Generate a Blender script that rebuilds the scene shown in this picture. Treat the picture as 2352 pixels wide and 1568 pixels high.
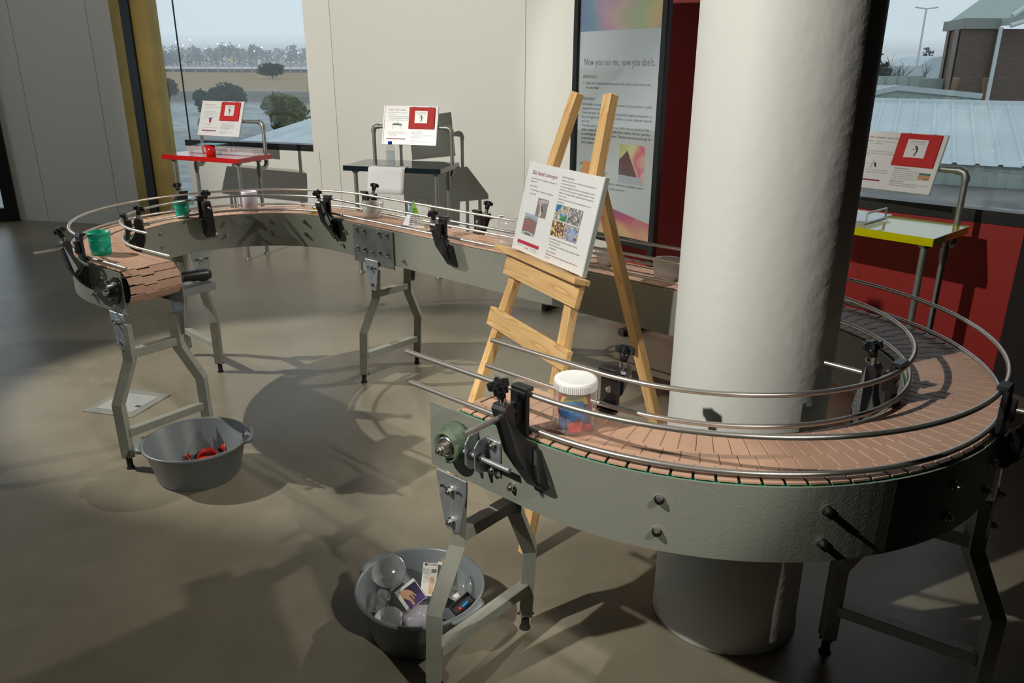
import bpy, bmesh, math, random
from math import sin, cos, pi, radians, hypot, atan2
from mathutils import Vector, Matrix
random.seed(7)
for o in list(bpy.data.objects): bpy.data.objects.remove(o)
S = bpy.context.scene
C = S.collection

# ------------------------------------------------------------ camera
EYE = 1.6
cam = bpy.data.objects.new('camera', bpy.data.cameras.new('camera')); C.objects.link(cam)
cam.data.sensor_width = 36; cam.data.lens = 1800/2352*36; cam.data.clip_start = .05; cam.data.clip_end = 3000
PITCH, ROLL = radians(19.6), radians(0.3)
CF = Vector((0, cos(PITCH), -sin(PITCH))); CU0 = Vector((0, sin(PITCH), cos(PITCH))); CR0 = Vector((1, 0, 0))
CR = CR0*cos(ROLL)+CU0*sin(ROLL); CU = CU0*cos(ROLL)-CR0*sin(ROLL)
cm = Matrix((CR, CU, -CF)).transposed().to_4x4(); cm.translation = (0, 0, EYE)
cam.matrix_world = cm
S.camera = cam

# ------------------------------------------------------------ view + world
S.view_settings.view_transform = 'Standard'; S.view_settings.look = 'None'
S.view_settings.exposure = 0.0; S.view_settings.gamma = 1.0; S.view_settings.use_curve_mapping = False
W = bpy.data.worlds.new('overcast_sky'); S.world = W; W.use_nodes = True
wn = W.node_tree; wn.nodes.clear()
wo = wn.nodes.new('ShaderNodeOutputWorld'); wb = wn.nodes.new('ShaderNodeBackground')
wt = wn.nodes.new('ShaderNodeTexCoord'); ws = wn.nodes.new('ShaderNodeSeparateXYZ'); wr = wn.nodes.new('ShaderNodeValToRGB')
wn.links.new(wt.outputs['Generated'], ws.inputs[0]); wn.links.new(ws.outputs['Z'], wr.inputs[0])
wr.color_ramp.elements[0].position = 0.0; wr.color_ramp.elements[0].color = (.60, .67, .72, 1)
wr.color_ramp.elements[1].position = 0.35; wr.color_ramp.elements[1].color = (.66, .73, .79, 1)
wn.links.new(wr.outputs[0], wb.inputs[0]); wb.inputs[1].default_value = 1.25
wn.links.new(wb.outputs[0], wo.inputs[0])

# ------------------------------------------------------------ gallery spotlights, with two added fill spots
def spot(name, loc, target, watts, size=60, blend=.25, col=(1, .955, .865), rad=.03):
    l = bpy.data.lights.new(name, 'SPOT'); l.energy = watts; l.spot_size = radians(size); l.spot_blend = blend
    l.color = col; l.shadow_soft_size = rad
    o = bpy.data.objects.new(name, l); C.objects.link(o); o.location = loc
    o.rotation_euler = (Vector(target)-Vector(loc)).to_track_quat('-Z', 'Y').to_euler()
    return o
spot('spotlight', (-2.0, .50, 3.05), (.95, 2.95, .75), 430, 47, .3)
spot('spotlight', (-4.0, 1.9, 3.3), (-1.2, 6.8, 1.45), 960, 56, .8)
spot('spotlight', (-4.3, 1.6, 3.3), (.65, 5.0, 1.5), 420, 24, .4)  # added fill spot, brightens the poster stand
spot('spotlight', (-6.7, 4.15, 5.0), (-.9, 3.75, .0), 1900, 21, .35)
spot('spotlight', (1.7, -.90, 3.1), (-1.30, 2.70, 0), 280, 29, .35)
spot('spotlight', (1.74, 4.28, 2.7), (-1.5, 2.65, 0), 180, 62, .3)
spot('spotlight', (-3.2, 4.4, 5.2), (-4.9, 8.1, 1.6), 150, 44, .6)  # weak spot added to lift the left wall

# ------------------------------------------------------------ helpers
def ray(px, py):
    return CF+CR*((px-1176)/1800)+CU*((784-py)/1800)
def at(px, py, z=0.):
    "the point of the horizontal plane z that the photo shows at px, py"
    d = ray(px, py); return Vector((0, 0, EYE))+d*((z-EYE)/d.z)
def atw(P0, hd, px, py):
    "the point of a vertical wall plane through P0 (heading hd degrees)"
    d = ray(px, py); n = Vector((-sin(radians(hd)), cos(radians(hd)), 0))
    return Vector((0, 0, EYE))+d*(Vector((P0[0], P0[1], 0)).dot(n)/d.dot(n))
def V(*a): return Vector(a)

class MB:
    def __init__(s): s.v = []; s.f = []; s.sm = []
    def add(s, vs, fs, smooth=False, M=None):
        b = len(s.v)
        s.v += [(M @ Vector(p)) if M else Vector(p) for p in vs]
        for f in fs: s.f.append([b+i for i in f]); s.sm.append(smooth)
        return s
    def box(s, c, d, M=None):
        x, y, z = (k/2 for k in d)
        vs = [(c[0]+i*x, c[1]+j*y, c[2]+k*z) for k in (-1, 1) for j in (-1, 1) for i in (-1, 1)]
        return s.add(vs, [(0, 2, 3, 1), (4, 5, 7, 6), (0, 1, 5, 4), (2, 6, 7, 3), (0, 4, 6, 2), (1, 3, 7, 5)], False, M)
    def prism(s, poly, z0, z1, M=None):
        n = len(poly)
        vs = [(p[0], p[1], z0) for p in poly]+[(p[0], p[1], z1) for p in poly]
        fs = [tuple(range(n-1, -1, -1)), tuple(range(n, 2*n))]+[(i, (i+1) % n, n+(i+1) % n, n+i) for i in range(n)]
        return s.add(vs, fs, False, M)
    def tube(s, pts, r, n=10, caps=True, M=None, radii=None, closed=False, smooth=True, rot=0.):
        pts = [Vector(p) for p in pts]; m = len(pts); vs = []; fs = []
        up = None
        for i, p in enumerate(pts):
            a = pts[i-1] if (i > 0 or closed) else p; b = pts[(i+1) % m] if (i < m-1 or closed) else p
            t = (b-a).normalized()
            if up is None:
                up = Vector((0, 0, 1)) if abs(t.z) < .9 else Vector((1, 0, 0))
            up = (up-t*up.dot(t)).normalized(); sd = t.cross(up)
            rr = radii[i] if radii else r
            k = 1.
            if not closed and 0 < i < m-1:
                c_ = (pts[i]-pts[i-1]).normalized().dot((pts[i+1]-pts[i]).normalized())
                k = 1/max(.5, math.sqrt((1+c_)/2)) if n == 4 else 1.
            for j in range(n):
                th = 2*pi*j/n+rot; vs.append(p+(up*cos(th)+sd*sin(th))*rr*k)
        for i in range(m if closed else m-1):
            for j in range(n):
                a = i*n+j; b = i*n+(j+1) % n; i2 = (i+1) % m
                fs.append((a, b, i2*n+(j+1) % n, i2*n+j))
        s.add(vs, fs, smooth, M)
        if caps and not closed:
            s.add(vs[:n], [tuple(range(n-1, -1, -1))], False, M); s.add(vs[-n:], [tuple(range(n))], False, M)
        return s
    def cyl(s, p0, p1, r, n=16, r2=None, M=None):
        return s.tube([p0, p1], r, n, True, M, [r, r if r2 is None else r2])
    def sq(s, pts, w, M=None):
        return s.tube(pts, w/math.sqrt(2), 4, True, M, smooth=False, rot=pi/4)
    def lathe(s, prof, n=40, M=None, smooth=True):
        vs = []; fs = []; m = len(prof)
        for r, z in prof:
            for j in range(n): vs.append((r*cos(2*pi*j/n), r*sin(2*pi*j/n), z))
        for i in range(m-1):
            for j in range(n): fs.append((i*n+j, i*n+(j+1) % n, (i+1)*n+(j+1) % n, (i+1)*n+j))
        return s.add(vs, fs, smooth, M)
    def disc(s, c, r, n=32, M=None):
        return s.add([(c[0]+r*cos(2*pi*j/n), c[1]+r*sin(2*pi*j/n), c[2]) for j in range(n)], [tuple(range(n))], False, M)
    def sphere(s, c, r, n=12, M=None, sc=(1, 1, 1)):
        m = n//2; vs = []; fs = []
        for i in range(m+1):
            a = pi*i/m
            for j in range(n): vs.append((c[0]+r*sc[0]*sin(a)*cos(2*pi*j/n), c[1]+r*sc[1]*sin(a)*sin(2*pi*j/n), c[2]+r*sc[2]*cos(a)))
        for i in range(m):
            for j in range(n): fs.append((i*n+j, (i+1)*n+j, (i+1)*n+(j+1) % n, i*n+(j+1) % n))
        return s.add(vs, fs, True, M)
    def obj(s, name, mat, parent=None, bevel=0., seg=1, world=True):
        me = bpy.data.meshes.new(name)
        off = INV.get(parent.name) if (parent is not None and world) else None
        vs = [(off @ p) if off else p for p in s.v]
        me.from_pydata(vs, [], s.f)
        me.polygons.foreach_set('use_smooth', s.sm)
        me.update()
        if bevel:
            bm = bmesh.new(); bm.from_mesh(me)
            bmesh.ops.remove_doubles(bm, verts=bm.verts, dist=1e-6)
            es = [e for e in bm.edges if len(e.link_faces) == 2 and e.calc_face_angle(0) > .5]
            bmesh.ops.bevel(bm, geom=es, offset=bevel, segments=seg, affect='EDGES', clamp_overlap=True)
            bm.to_mesh(me); bm.free()
        for m in (mat if isinstance(mat, (list, tuple)) else [mat]): me.materials.append(m)
        o = bpy.data.objects.new(name, me); C.objects.link(o)
        if parent is not None:
            o.parent = parent
            if parent.name in INV: INV[o.name] = INV[parent.name]
        return o
INV = {}

def tag(o, label, cat, group=None, kind=None):
    if label: o['label'] = label
    if cat: o['category'] = cat
    if group: o['group'] = group
    if kind: o['kind'] = kind
    return o
def thing(name, label, cat, M=None, group=None):
    "an Empty at the thing's base; geometry given in world coordinates is carried into its frame"
    o = bpy.data.objects.new(name, None); C.objects.link(o)
    M = M if isinstance(M, Matrix) else Matrix.Translation(Vector(M or (0, 0, 0)))
    o.matrix_world = M; o.empty_display_size = .05
    INV[o.name] = M.inverted()
    return tag(o, label, cat, group)
def copy_tree(o, M=None, parent=None):
    c = o.copy(); C.objects.link(c)
    if parent is not None: c.parent = parent
    if M is not None: c.matrix_world = M
    for ch in list(o.children): copy_tree(ch, None, c)
    return c
def frame(o, x, z):
    "matrix with origin o, x axis x, z axis z"
    z = Vector(z).normalized(); x = Vector(x); x = (x-z*x.dot(z)).normalized(); y = z.cross(x)
    M = Matrix((x, y, z)).transposed().to_4x4(); M.translation = Vector(o); return M
def struct(name, mb, mat, **k):
    o = mb.obj(name, mat, **k); o['kind'] = 'structure'; return o

# ------------------------------------------------------------ materials
def nodes(name):
    m = bpy.data.materials.new(name); m.use_nodes = True
    nt = m.node_tree; return m, nt, nt.nodes['Principled BSDF']
def mat(name, col, rough=.5, metal=0., spec=.5, noise=0., nscale=8., bump=0., bscale=60., stretch=None, coat=0.):
    m, nt, p = nodes(name)
    p.inputs['Base Color'].default_value = (*col, 1); p.inputs['Roughness'].default_value = rough
    p.inputs['Metallic'].default_value = metal; p.inputs['Specular IOR Level'].default_value = spec
    p.inputs['Coat Weight'].default_value = coat
    tc = nt.nodes.new('ShaderNodeTexCoord'); src = tc.outputs['Object']
    if stretch:
        mp = nt.nodes.new('ShaderNodeMapping'); mp.inputs['Scale'].default_value = stretch
        nt.links.new(src, mp.inputs[0]); src = mp.outputs[0]
    if noise:
        n = nt.nodes.new('ShaderNodeTexNoise'); n.inputs['Scale'].default_value = nscale; n.inputs['Detail'].default_value = 6
        r = nt.nodes.new('ShaderNodeValToRGB')
        r.color_ramp.elements[0].position = .3; r.color_ramp.elements[1].position = .7
        r.color_ramp.elements[0].color = (*[c*(1-noise) for c in col], 1)
        r.color_ramp.elements[1].color = (*[min(1, c*(1+noise)) for c in col], 1)
        nt.links.new(src, n.inputs[0]); nt.links.new(n.outputs[0], r.inputs[0]); nt.links.new(r.outputs[0], p.inputs['Base Color'])
    if bump:
        n = nt.nodes.new('ShaderNodeTexNoise'); n.inputs['Scale'].default_value = bscale; n.inputs['Detail'].default_value = 5
        b = nt.nodes.new('ShaderNodeBump'); b.inputs['Strength'].default_value = bump; b.inputs['Distance'].default_value = .004
        nt.links.new(src, n.inputs[0]); nt.links.new(n.outputs[0], b.inputs['Height']); nt.links.new(b.outputs[0], p.inputs['Normal'])
    return m
def clear(name, tint=(1, 1, 1), body=.12, rough=.08, gloss=1.0):
    "thin clear sheet or plastic: sees through, with a Fresnel shine and a little milkiness"
    m = bpy.data.materials.new(name); m.use_nodes = True; nt = m.node_tree; nt.nodes.clear()
    o = nt.nodes.new('ShaderNodeOutputMaterial'); t = nt.nodes.new('ShaderNodeBsdfTransparent'); t.inputs[0].default_value = (*tint, 1)
    d = nt.nodes.new('ShaderNodeBsdfDiffuse'); d.inputs[0].default_value = (*[min(1, c*.9) for c in tint], 1)
    g = nt.nodes.new('ShaderNodeBsdfGlossy'); g.inputs['Roughness'].default_value = rough
    lw = nt.nodes.new('ShaderNodeLayerWeight'); lw.inputs[0].default_value = .5
    f = nt.nodes.new('ShaderNodeMath'); f.operation = 'POWER'; f.inputs[1].default_value = 4.5; nt.links.new(lw.outputs['Facing'], f.inputs[0])
    f2 = nt.nodes.new('ShaderNodeMath'); f2.operation = 'MULTIPLY_ADD'; f2.inputs[1].default_value = .9; f2.inputs[2].default_value = .06; nt.links.new(f.outputs[0], f2.inputs[0]); f = f2
    mx = nt.nodes.new('ShaderNodeMixShader'); mx.inputs[0].default_value = body
    mu = nt.nodes.new('ShaderNodeMath'); mu.operation = 'MULTIPLY'; mu.inputs[1].default_value = gloss
    m2 = nt.nodes.new('ShaderNodeMixShader')
    L = nt.links.new
    L(t.outputs[0], mx.inputs[1]); L(d.outputs[0], mx.inputs[2]); L(f.outputs[0], mu.inputs[0]); L(mu.outputs[0], m2.inputs[0])
    L(mx.outputs[0], m2.inputs[1]); L(g.outputs[0], m2.inputs[2]); L(m2.outputs[0], o.inputs[0])
    return m
def emis(name, col, s):
    m, nt, p = nodes(name); p.inputs['Emission Color'].default_value = (*col, 1); p.inputs['Emission Strength'].default_value = s
    p.inputs['Base Color'].default_value = (*col, 1); return m

def floor_mat():
    m, nt, p = nodes('polished_concrete'); L = nt.links.new
    tc = nt.nodes.new('ShaderNodeTexCoord')
    def nz(sc, det=8, rg=.6):
        n = nt.nodes.new('ShaderNodeTexNoise'); n.inputs['Scale'].default_value = sc; n.inputs['Detail'].default_value = det
        n.inputs['Roughness'].default_value = rg; L(tc.outputs['Object'], n.inputs[0]); return n
    a = nz(.9); b = nz(6, 10, .7); c_ = nz(90, 4)
    r = nt.nodes.new('ShaderNodeValToRGB'); e = r.color_ramp.elements
    e[0].position = .28; e[0].color = (.165, .143, .103, 1); e[1].position = .75; e[1].color = (.32, .288, .212, 1)
    ad = nt.nodes.new('ShaderNodeMix'); ad.data_type = 'FLOAT'; ad.inputs[0].default_value = .4
    L(a.outputs[0], ad.inputs[2]); L(b.outputs[0], ad.inputs[3]); L(ad.outputs[0], r.inputs[0])
    vo = nt.nodes.new('ShaderNodeTexVoronoi'); vo.inputs['Scale'].default_value = 45; L(tc.outputs['Object'], vo.inputs[0])
    sp = nt.nodes.new('ShaderNodeValToRGB'); sp.color_ramp.elements[0].position = .03; sp.color_ramp.elements[0].color = (.45, .42, .38, 1)
    sp.color_ramp.elements[1].position = .11; sp.color_ramp.elements[1].color = (1, 1, 1, 1); L(vo.outputs['Distance'], sp.inputs[0])
    n2 = nz(2.2, 3)
    r3 = nt.nodes.new('ShaderNodeValToRGB'); r3.color_ramp.elements[0].position = .5; r3.color_ramp.elements[1].position = .62
    L(n2.outputs[0], r3.inputs[0])
    mu = nt.nodes.new('ShaderNodeMix'); mu.data_type = 'RGBA'; mu.blend_type = 'MULTIPLY'
    L(r3.outputs[0], mu.inputs[0]); L(r.outputs[0], mu.inputs[6]); L(sp.outputs[0], mu.inputs[7])
    L(mu.outputs[2], p.inputs['Base Color'])
    rr = nt.nodes.new('ShaderNodeMapRange'); rr.inputs[3].default_value = .22; rr.inputs[4].default_value = .42
    L(b.outputs[0], rr.inputs[0]); L(rr.outputs[0], p.inputs['Roughness'])
    bp = nt.nodes.new('ShaderNodeBump'); bp.inputs['Strength'].default_value = .08; bp.inputs['Distance'].default_value = .002
    L(c_.outputs[0], bp.inputs['Height']); L(bp.outputs[0], p.inputs['Normal'])
    return m
def wood_mat(name, axis='z', c1=(.85, .57, .26), c2=(.66, .36, .12), sc=1.0):
    "pine: long grain with growth arches and a knot or two"
    m, nt, p = nodes(name); L = nt.links.new
    tc = nt.nodes.new('ShaderNodeTexCoord'); mp = nt.nodes.new('ShaderNodeMapping')
    s = {'z': (9*sc, 9*sc, .9*sc), 'x': (.9*sc, 9*sc, 9*sc)}[axis]
    mp.inputs['Scale'].default_value = s; L(tc.outputs['Object'], mp.inputs[0])
    n = nt.nodes.new('ShaderNodeTexNoise'); n.inputs['Scale'].default_value = 1.6; n.inputs['Detail'].default_value = 2; L(mp.outputs[0], n.inputs[0])
    mu = nt.nodes.new('ShaderNodeMath'); mu.operation = 'MULTIPLY'; mu.inputs[1].default_value = 9.0; L(n.outputs[0], mu.inputs[0])
    fr = nt.nodes.new('ShaderNodeMath'); fr.operation = 'FRACT'; L(mu.outputs[0], fr.inputs[0])
    r = nt.nodes.new('ShaderNodeValToRGB'); e = r.color_ramp.elements
    e[0].position = 0; e[0].color = (*c1, 1); e[1].position = 1; e[1].color = (*c1, 1)
    k = e.new(.72); k.color = (*[a*.55+b*.45 for a, b in zip(c1, c2)], 1); k = e.new(.88); k.color = (*c2, 1); k = e.new(.94); k.color = (*c1, 1)
    L(fr.outputs[0], r.inputs[0]); L(r.outputs[0], p.inputs['Base Color']); p.inputs['Roughness'].default_value = .42
    return m
def rainbow_mat(name, ramp, ax=0, k=1.0, off=0., ns=2.0, amt=.35):
    m, nt, p = nodes(name); L = nt.links.new
    tc = nt.nodes.new('ShaderNodeTexCoord'); sx = nt.nodes.new('ShaderNodeSeparateXYZ'); L(tc.outputs['Object'], sx.inputs[0])
    n = nt.nodes.new('ShaderNodeTexNoise'); n.inputs['Scale'].default_value = ns; n.inputs['Detail'].default_value = 2; L(tc.outputs['Object'], n.inputs[0])
    a = nt.nodes.new('ShaderNodeMath'); a.operation = 'MULTIPLY_ADD'; a.inputs[1].default_value = k; a.inputs[2].default_value = off-amt/2
    L(sx.outputs[ax], a.inputs[0])
    b = nt.nodes.new('ShaderNodeMath'); b.operation = 'MULTIPLY_ADD'; b.inputs[1].default_value = amt; L(n.outputs[0], b.inputs[0]); L(a.outputs[0], b.inputs[2])
    r = nt.nodes.new('ShaderNodeValToRGB'); e = r.color_ramp.elements
    e[0].position = ramp[0][0]; e[0].color = (*ramp[0][1], 1); e[1].position = ramp[-1][0]; e[1].color = (*ramp[-1][1], 1)
    for q, c_ in ramp[1:-1]: x = e.new(q); x.color = (*c_, 1)
    L(b.outputs[0], r.inputs[0]); L(r.outputs[0], p.inputs['Base Color']); p.inputs['Roughness'].default_value = .25
    return m
def spotty_mat(name, cols, scale=40, rough=.4):
    "a printed snapshot with busy coloured cells"
    m, nt, p = nodes(name); L = nt.links.new
    tc = nt.nodes.new('ShaderNodeTexCoord'); v = nt.nodes.new('ShaderNodeTexVoronoi'); v.inputs['Scale'].default_value = scale
    L(tc.outputs['Object'], v.inputs[0]); r = nt.nodes.new('ShaderNodeValToRGB'); r.color_ramp.interpolation = 'CONSTANT'; e = r.color_ramp.elements
    e[0].position = 0; e[0].color = (*cols[0], 1); e[1].position = 1/len(cols); e[1].color = (*cols[1], 1)
    for i, c_ in enumerate(cols[2:]): x = e.new((i+2)/len(cols)); x.color = (*c_, 1)
    s = nt.nodes.new('ShaderNodeSeparateColor'); L(v.outputs['Color'], s.inputs[0]); L(s.outputs[0], r.inputs[0])
    L(r.outputs[0], p.inputs['Base Color']); p.inputs['Roughness'].default_value = rough
    return m

m_floor = floor_mat()
m_wall = mat('white_wall_paint', (.80, .80, .745), .55, bump=.1, bscale=120)
m_red = mat('red_wall_paint', (.40, .022, .016), .5, bump=.08, bscale=140)
m_black = mat('black_aluminium', (.012, .013, .015), .4)
m_darkwall = mat('near_black_wall', (.018, .015, .015), .7)  # one even near-black tone for the side and rear walls
m_ceil = mat('dark_ceiling_paint', (.10, .10, .10), .8)
m_yellow = mat('ochre_window_reveal', (.44, .31, .075), .5, noise=.12, nscale=5)
m_glass = clear('window_glass', (.93, .96, .97), .02, .02, 1.0)
m_colpaint = mat('column_paint', (.66, .665, .635), .6, bump=.55, bscale=26)
m_panel = mat('grey_green_hammered_paint', (.225, .235, .20), .36, bump=.22, bscale=190)
m_panel2 = mat('pale_panel_edge', (.50, .55, .47), .5)
m_zinc = mat('zinc_plate', (.50, .54, .57), .36, .75, noise=.25, nscale=14)
m_steel = mat('brushed_steel', (.56, .53, .49), .36, .85)
m_bolt = mat('bolt_steel', (.62, .62, .58), .25, 1.0)
m_plastic = mat('black_glass_filled_plastic', (.012, .012, .013), .38, bump=.12, bscale=220)
m_rubber = mat('black_rubber', (.01, .01, .01), .7)
m_slat = mat('tan_acetal_slats', (.54, .335, .235), .5, noise=.10, nscale=9)
m_green = mat('green_wear_strip', (.03, .30, .16), .5)
m_cast = mat('green_cast_iron', (.11, .16, .10), .5, bump=.25, bscale=90)
m_dark = mat('dark_cavity', (.02, .02, .02), .8)
m_leg = mat('grey_green_leg_paint', (.29, .30, .255), .4, noise=.08, nscale=20, bump=.12, bscale=120)
def chip(m):
    "knocks in the paint down to dark metal"
    nt = m.node_tree; p = nt.nodes['Principled BSDF']; src = p.inputs['Base Color'].links[0].from_socket; L = nt.links.new
    tc = nt.nodes.new('ShaderNodeTexCoord'); n = nt.nodes.new('ShaderNodeTexNoise'); n.inputs['Scale'].default_value = 26; n.inputs['Detail'].default_value = 3; L(tc.outputs['Object'], n.inputs[0])
    r = nt.nodes.new('ShaderNodeValToRGB'); r.color_ramp.elements[0].position = .735; r.color_ramp.elements[1].position = .745; L(n.outputs[0], r.inputs[0])
    x = nt.nodes.new('ShaderNodeMix'); x.data_type = 'RGBA'; L(r.outputs[0], x.inputs[0]); L(src, x.inputs[6]); x.inputs[7].default_value = (.02, .02, .018, 1); L(x.outputs[2], p.inputs['Base Color'])
chip(m_leg)
m_pine = wood_mat('pine_upright', 'z'); m_pinex = wood_mat('pine_crossbar', 'x', sc=1.1)
m_pined = wood_mat('pine_end_grain', 'z', (.52, .25, .09), (.30, .12, .04), 3)
m_board = mat('white_sign_board', (.86, .87, .86), .3)
m_alu = mat('brushed_sign_edge', (.62, .66, .66), .35, .3)
m_crimson = mat('crimson_print', (.30, .02, .05), .5)
m_redpaper = mat('red_felt_card', (.60, .02, .02), .65, bump=.15, bscale=200)
m_ink = mat('black_ink', (.03, .03, .03), .6); m_greyink = mat('grey_ink', (.20, .20, .20), .6)
m_pipe = mat('galvanised_pipe', (.33, .345, .32), .42, .7, noise=.12, nscale=30)
m_trd = mat('red_laminate', (.60, .015, .012), .12, coat=.5); m_tbk = mat('blue_black_laminate', (.012, .022, .030), .10, coat=.5)
m_tyl = mat('yellow_laminate', (.70, .66, .0), .12, coat=.5)
m_basin = mat('grey_plastic_basin', (.17, .195, .205), .38)
m_white = mat('white_plastic', (.85, .85, .84), .4)
m_teal = mat('jade_plastic', (.0, .38, .24), .38); m_lav = mat('lavender_plastic', (.62, .58, .68), .45)
m_clear = clear('clear_plastic', (.97, .97, .97), .10, .1); m_milky = clear('milky_plastic', (.93, .92, .91), .38, .2)
m_bag = clear('crinkled_clear_bag', (.93, .92, .9), .16, .12, 1.6)
m_paper = mat('white_paper', (.86, .86, .88), .7)

# printed text as mesh, no font files
def text(parent, s, x, y, size, m, M, w=None, align='LEFT', name='text', z=.0008, bold=0., space=1.0):
    cu = bpy.data.curves.new('t', 'FONT'); cu.body = s; cu.size = size; cu.align_x = align; cu.resolution_u = 2
    cu.space_line = space; cu.offset = bold
    o = bpy.data.objects.new('t', cu); C.objects.link(o)
    me = bpy.data.meshes.new_from_object(o.evaluated_get(bpy.context.evaluated_depsgraph_get()))
    bpy.data.objects.remove(o); bpy.data.curves.remove(cu)
    if not len(me.vertices): return None
    xs = [v.co.x for v in me.vertices]; k = 1.
    if w: k = w/max(1e-6, (max(xs)-min(xs)))
    mb = MB(); mb.add([(x+v.co.x*k, y+v.co.y, z) for v in me.vertices], [tuple(p.vertices) for p in me.polygons], False, M)
    bpy.data.meshes.remove(me)
    return mb
def printed(parent, name, m, items, M, z=.0008):
    "several printed lines as one part; items: (string, x, y, size, width)"
    big = MB()
    for it in items:
        s, x, y, size = it[:4]; w = it[4] if len(it) > 4 else None; b = it[5] if len(it) > 5 else 0.
        mb = text(None, s, x, y, size, m, M, w, z=z, bold=b)
        if mb: big.add(mb.v, mb.f)
    return big.obj(name, m, parent)
def flat(poly, M, z=.0006):
    return MB().add([(p[0], p[1], z) for p in poly], [tuple(range(len(poly)))], False, M)
def rect(x0, y0, x1, y1, M, z=.0006):
    return flat([(x0, y0), (x1, y0), (x1, y1), (x0, y1)], M, z)
#PART2
# ============================================================ THE ROOM
CEIL = 6.2
A0 = V(-5.22, 8.26, 0); A1 = V(-3.707, 7.941, 0)          # white wall on the left
HW = -19.5; HB = -33.5; HR = -42.0
def along(P, h, t): return P+V(cos(radians(h)), sin(radians(h)), 0)*t
def tpos(P, h, px, py): q = atw(P, h, px, py); q.z = 0; return (q-P).dot(V(cos(radians(h)), sin(radians(h)), 0))
T_ = lambda px, py=345: tpos(A1, HW, px, py)
tb0, tb1, ty1, tg1, tw1, ts1 = T_(330), T_(349), T_(383), T_(430), T_(720), T_(780, 400)
PS = along(A1, HW, ts1); PC = V(.08, 6.12, 0); HBx = math.degrees(atan2(PC.y-PS.y, PC.x-PS.x)); LB = (PC-PS).length
TR = lambda px, py: tpos(PC, HR, px, py)
tr_w, tr_red, tr_end = TR(1790, 300), TR(1423, 560), TR(2345, 567)
PE = along(PC, HR, tr_end)
def wall(P, h, t0, t1, z0, z1, th=.2, off=0.):
    "slab along a facet, its face on the room side lying on the facet line"
    a = radians(h); M = Matrix((V(cos(a), sin(a), 0), V(-sin(a), cos(a), 0), V(0, 0, 1))).transposed().to_4x4(); M.translation = P
    return MB().box(((t0+t1)/2, th/2-off, (z0+z1)/2), (t1-t0, th, z1-z0), M)
hA = math.degrees(atan2(A1.y-A0.y, A1.x-A0.x)); LA = (A1-A0).length
struct('floor', MB().prism([(-10, -4), (5.5, -4), (5.5, 9.2), (-10, 9.2)], -.2, 0), m_floor)
struct('ceiling', MB().prism([(-10, -4), (5.5, -4), (5.5, 9.2), (-10, 9.2)], CEIL, CEIL+.15), m_ceil)
struct('wall_left', wall(A0, hA, 0, LA+.02, 0, CEIL), m_wall)
struct('wall_back', MB().add(*(lambda m: (m.v, m.f))(wall(A1, HW, tg1, ts1, 0, .83))).add(*(lambda m: (m.v, m.f))(wall(A1, HW, tw1, ts1, .83, CEIL)))
       .add(*(lambda m: (m.v, m.f))(wall(A1, HW, ty1, tw1, 3.25, CEIL))).add(*(lambda m: (m.v, m.f))(wall(PS, HBx, 0, LB, 0, CEIL)))
       .add(*(lambda m: (m.v, m.f))(wall(PC, HR, 0, tr_red, 0, CEIL))), m_wall)
struct('wall_right', MB().add(*(lambda m: (m.v, m.f))(wall(PC, HR, tr_red, tr_w, 0, CEIL))).add(*(lambda m: (m.v, m.f))(wall(PC, HR, tr_w, tr_end, 0, .835)))
       .add(*(lambda m: (m.v, m.f))(wall(PC, HR, tr_w, tr_end, 3.25, CEIL))), m_red)
struct('wall_side', MB().prism([(PE.x, PE.y), (PE.x+.55, PE.y-2.2), (PE.x+.75, PE.y-2.2), (PE.x+.35, PE.y+.1)], 0, CEIL), m_darkwall)
struct('wall_corner', MB().prism([(PE.x+.55, PE.y-2.2), (4.0, -4), (4.2, -4), (PE.x+.75, PE.y-2.2)], 0, CEIL), m_darkwall)
struct('wall_rear', MB().prism([(-10, -4), (5.5, -4), (5.5, -3.8), (-10, -3.8)], 0, CEIL), m_darkwall)
# thin panel joints of the white walls
jm = mat('panel_joint_shadow_gap', (.36, .36, .33), .8)
for i, (P, h, t) in enumerate([(A0, hA, tpos(A0, hA, 92, 400)), (A0, hA, tpos(A0, hA, 262, 420)), (PS, HBx, .01), (PC, HR, .01), (A1, HW, T_(745, 500))]):
    struct('trim_%d' % (i+1), wall(P, h, t-.002, t+.002, 0 if i != 4 else 0, CEIL if i != 4 else .83, .003, .002), jm)
# left window: ochre reveal, black mullion, narrow full-height pane, main window over a sill wall
w1 = wall(A1, HW, -.07, tb0, 0, CEIL, .12, .03); w1.box((0, 0, 0), (.001, .001, .001), Matrix.Translation(A1+V(0, .1, 1)))
struct('trim_6', w1, m_yellow)
struct('trim_7', wall(A1, HW, tb0, tb1, 0, CEIL, .12, .04), m_black)
struct('trim_8', wall(A1, HW, tb1, ty1, 0, CEIL, .14, .015), m_yellow)
gl = wall(A1, HW, ty1, tg1-.004, 0, 3.25, .008, -.06); struct('window_1', gl, m_glass)
gl = wall(A1, HW, tg1+.002, tw1, .86, 3.25, .008, -.06); wn1 = struct('window_2', gl, m_glass)
fr = wall(A1, HW, tg1-.01, tw1, .83, .885, .13, .005)
wall_f = fr.obj('window_frame', m_black, None); wall_f['kind'] = 'structure'; wall_f.name = 'trim_9'
struct('trim_10', wall(A1, HW, tg1-.006, tg1+.002, .0, 3.25, .012, -.055), m_black)
# right window
gl = wall(PC, HR, tr_w, tr_end+1.2, .86, 3.25, .008, -.06); struct('window_3', gl, m_glass)
struct('trim_11', wall(PC, HR, tr_w, tr_end, .835, .90, .14, .01), m_black)
struct('trim_12', wall(PC, HR, tr_w-.05, tr_w, .835, 3.25, .14, .01), m_black)
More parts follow.
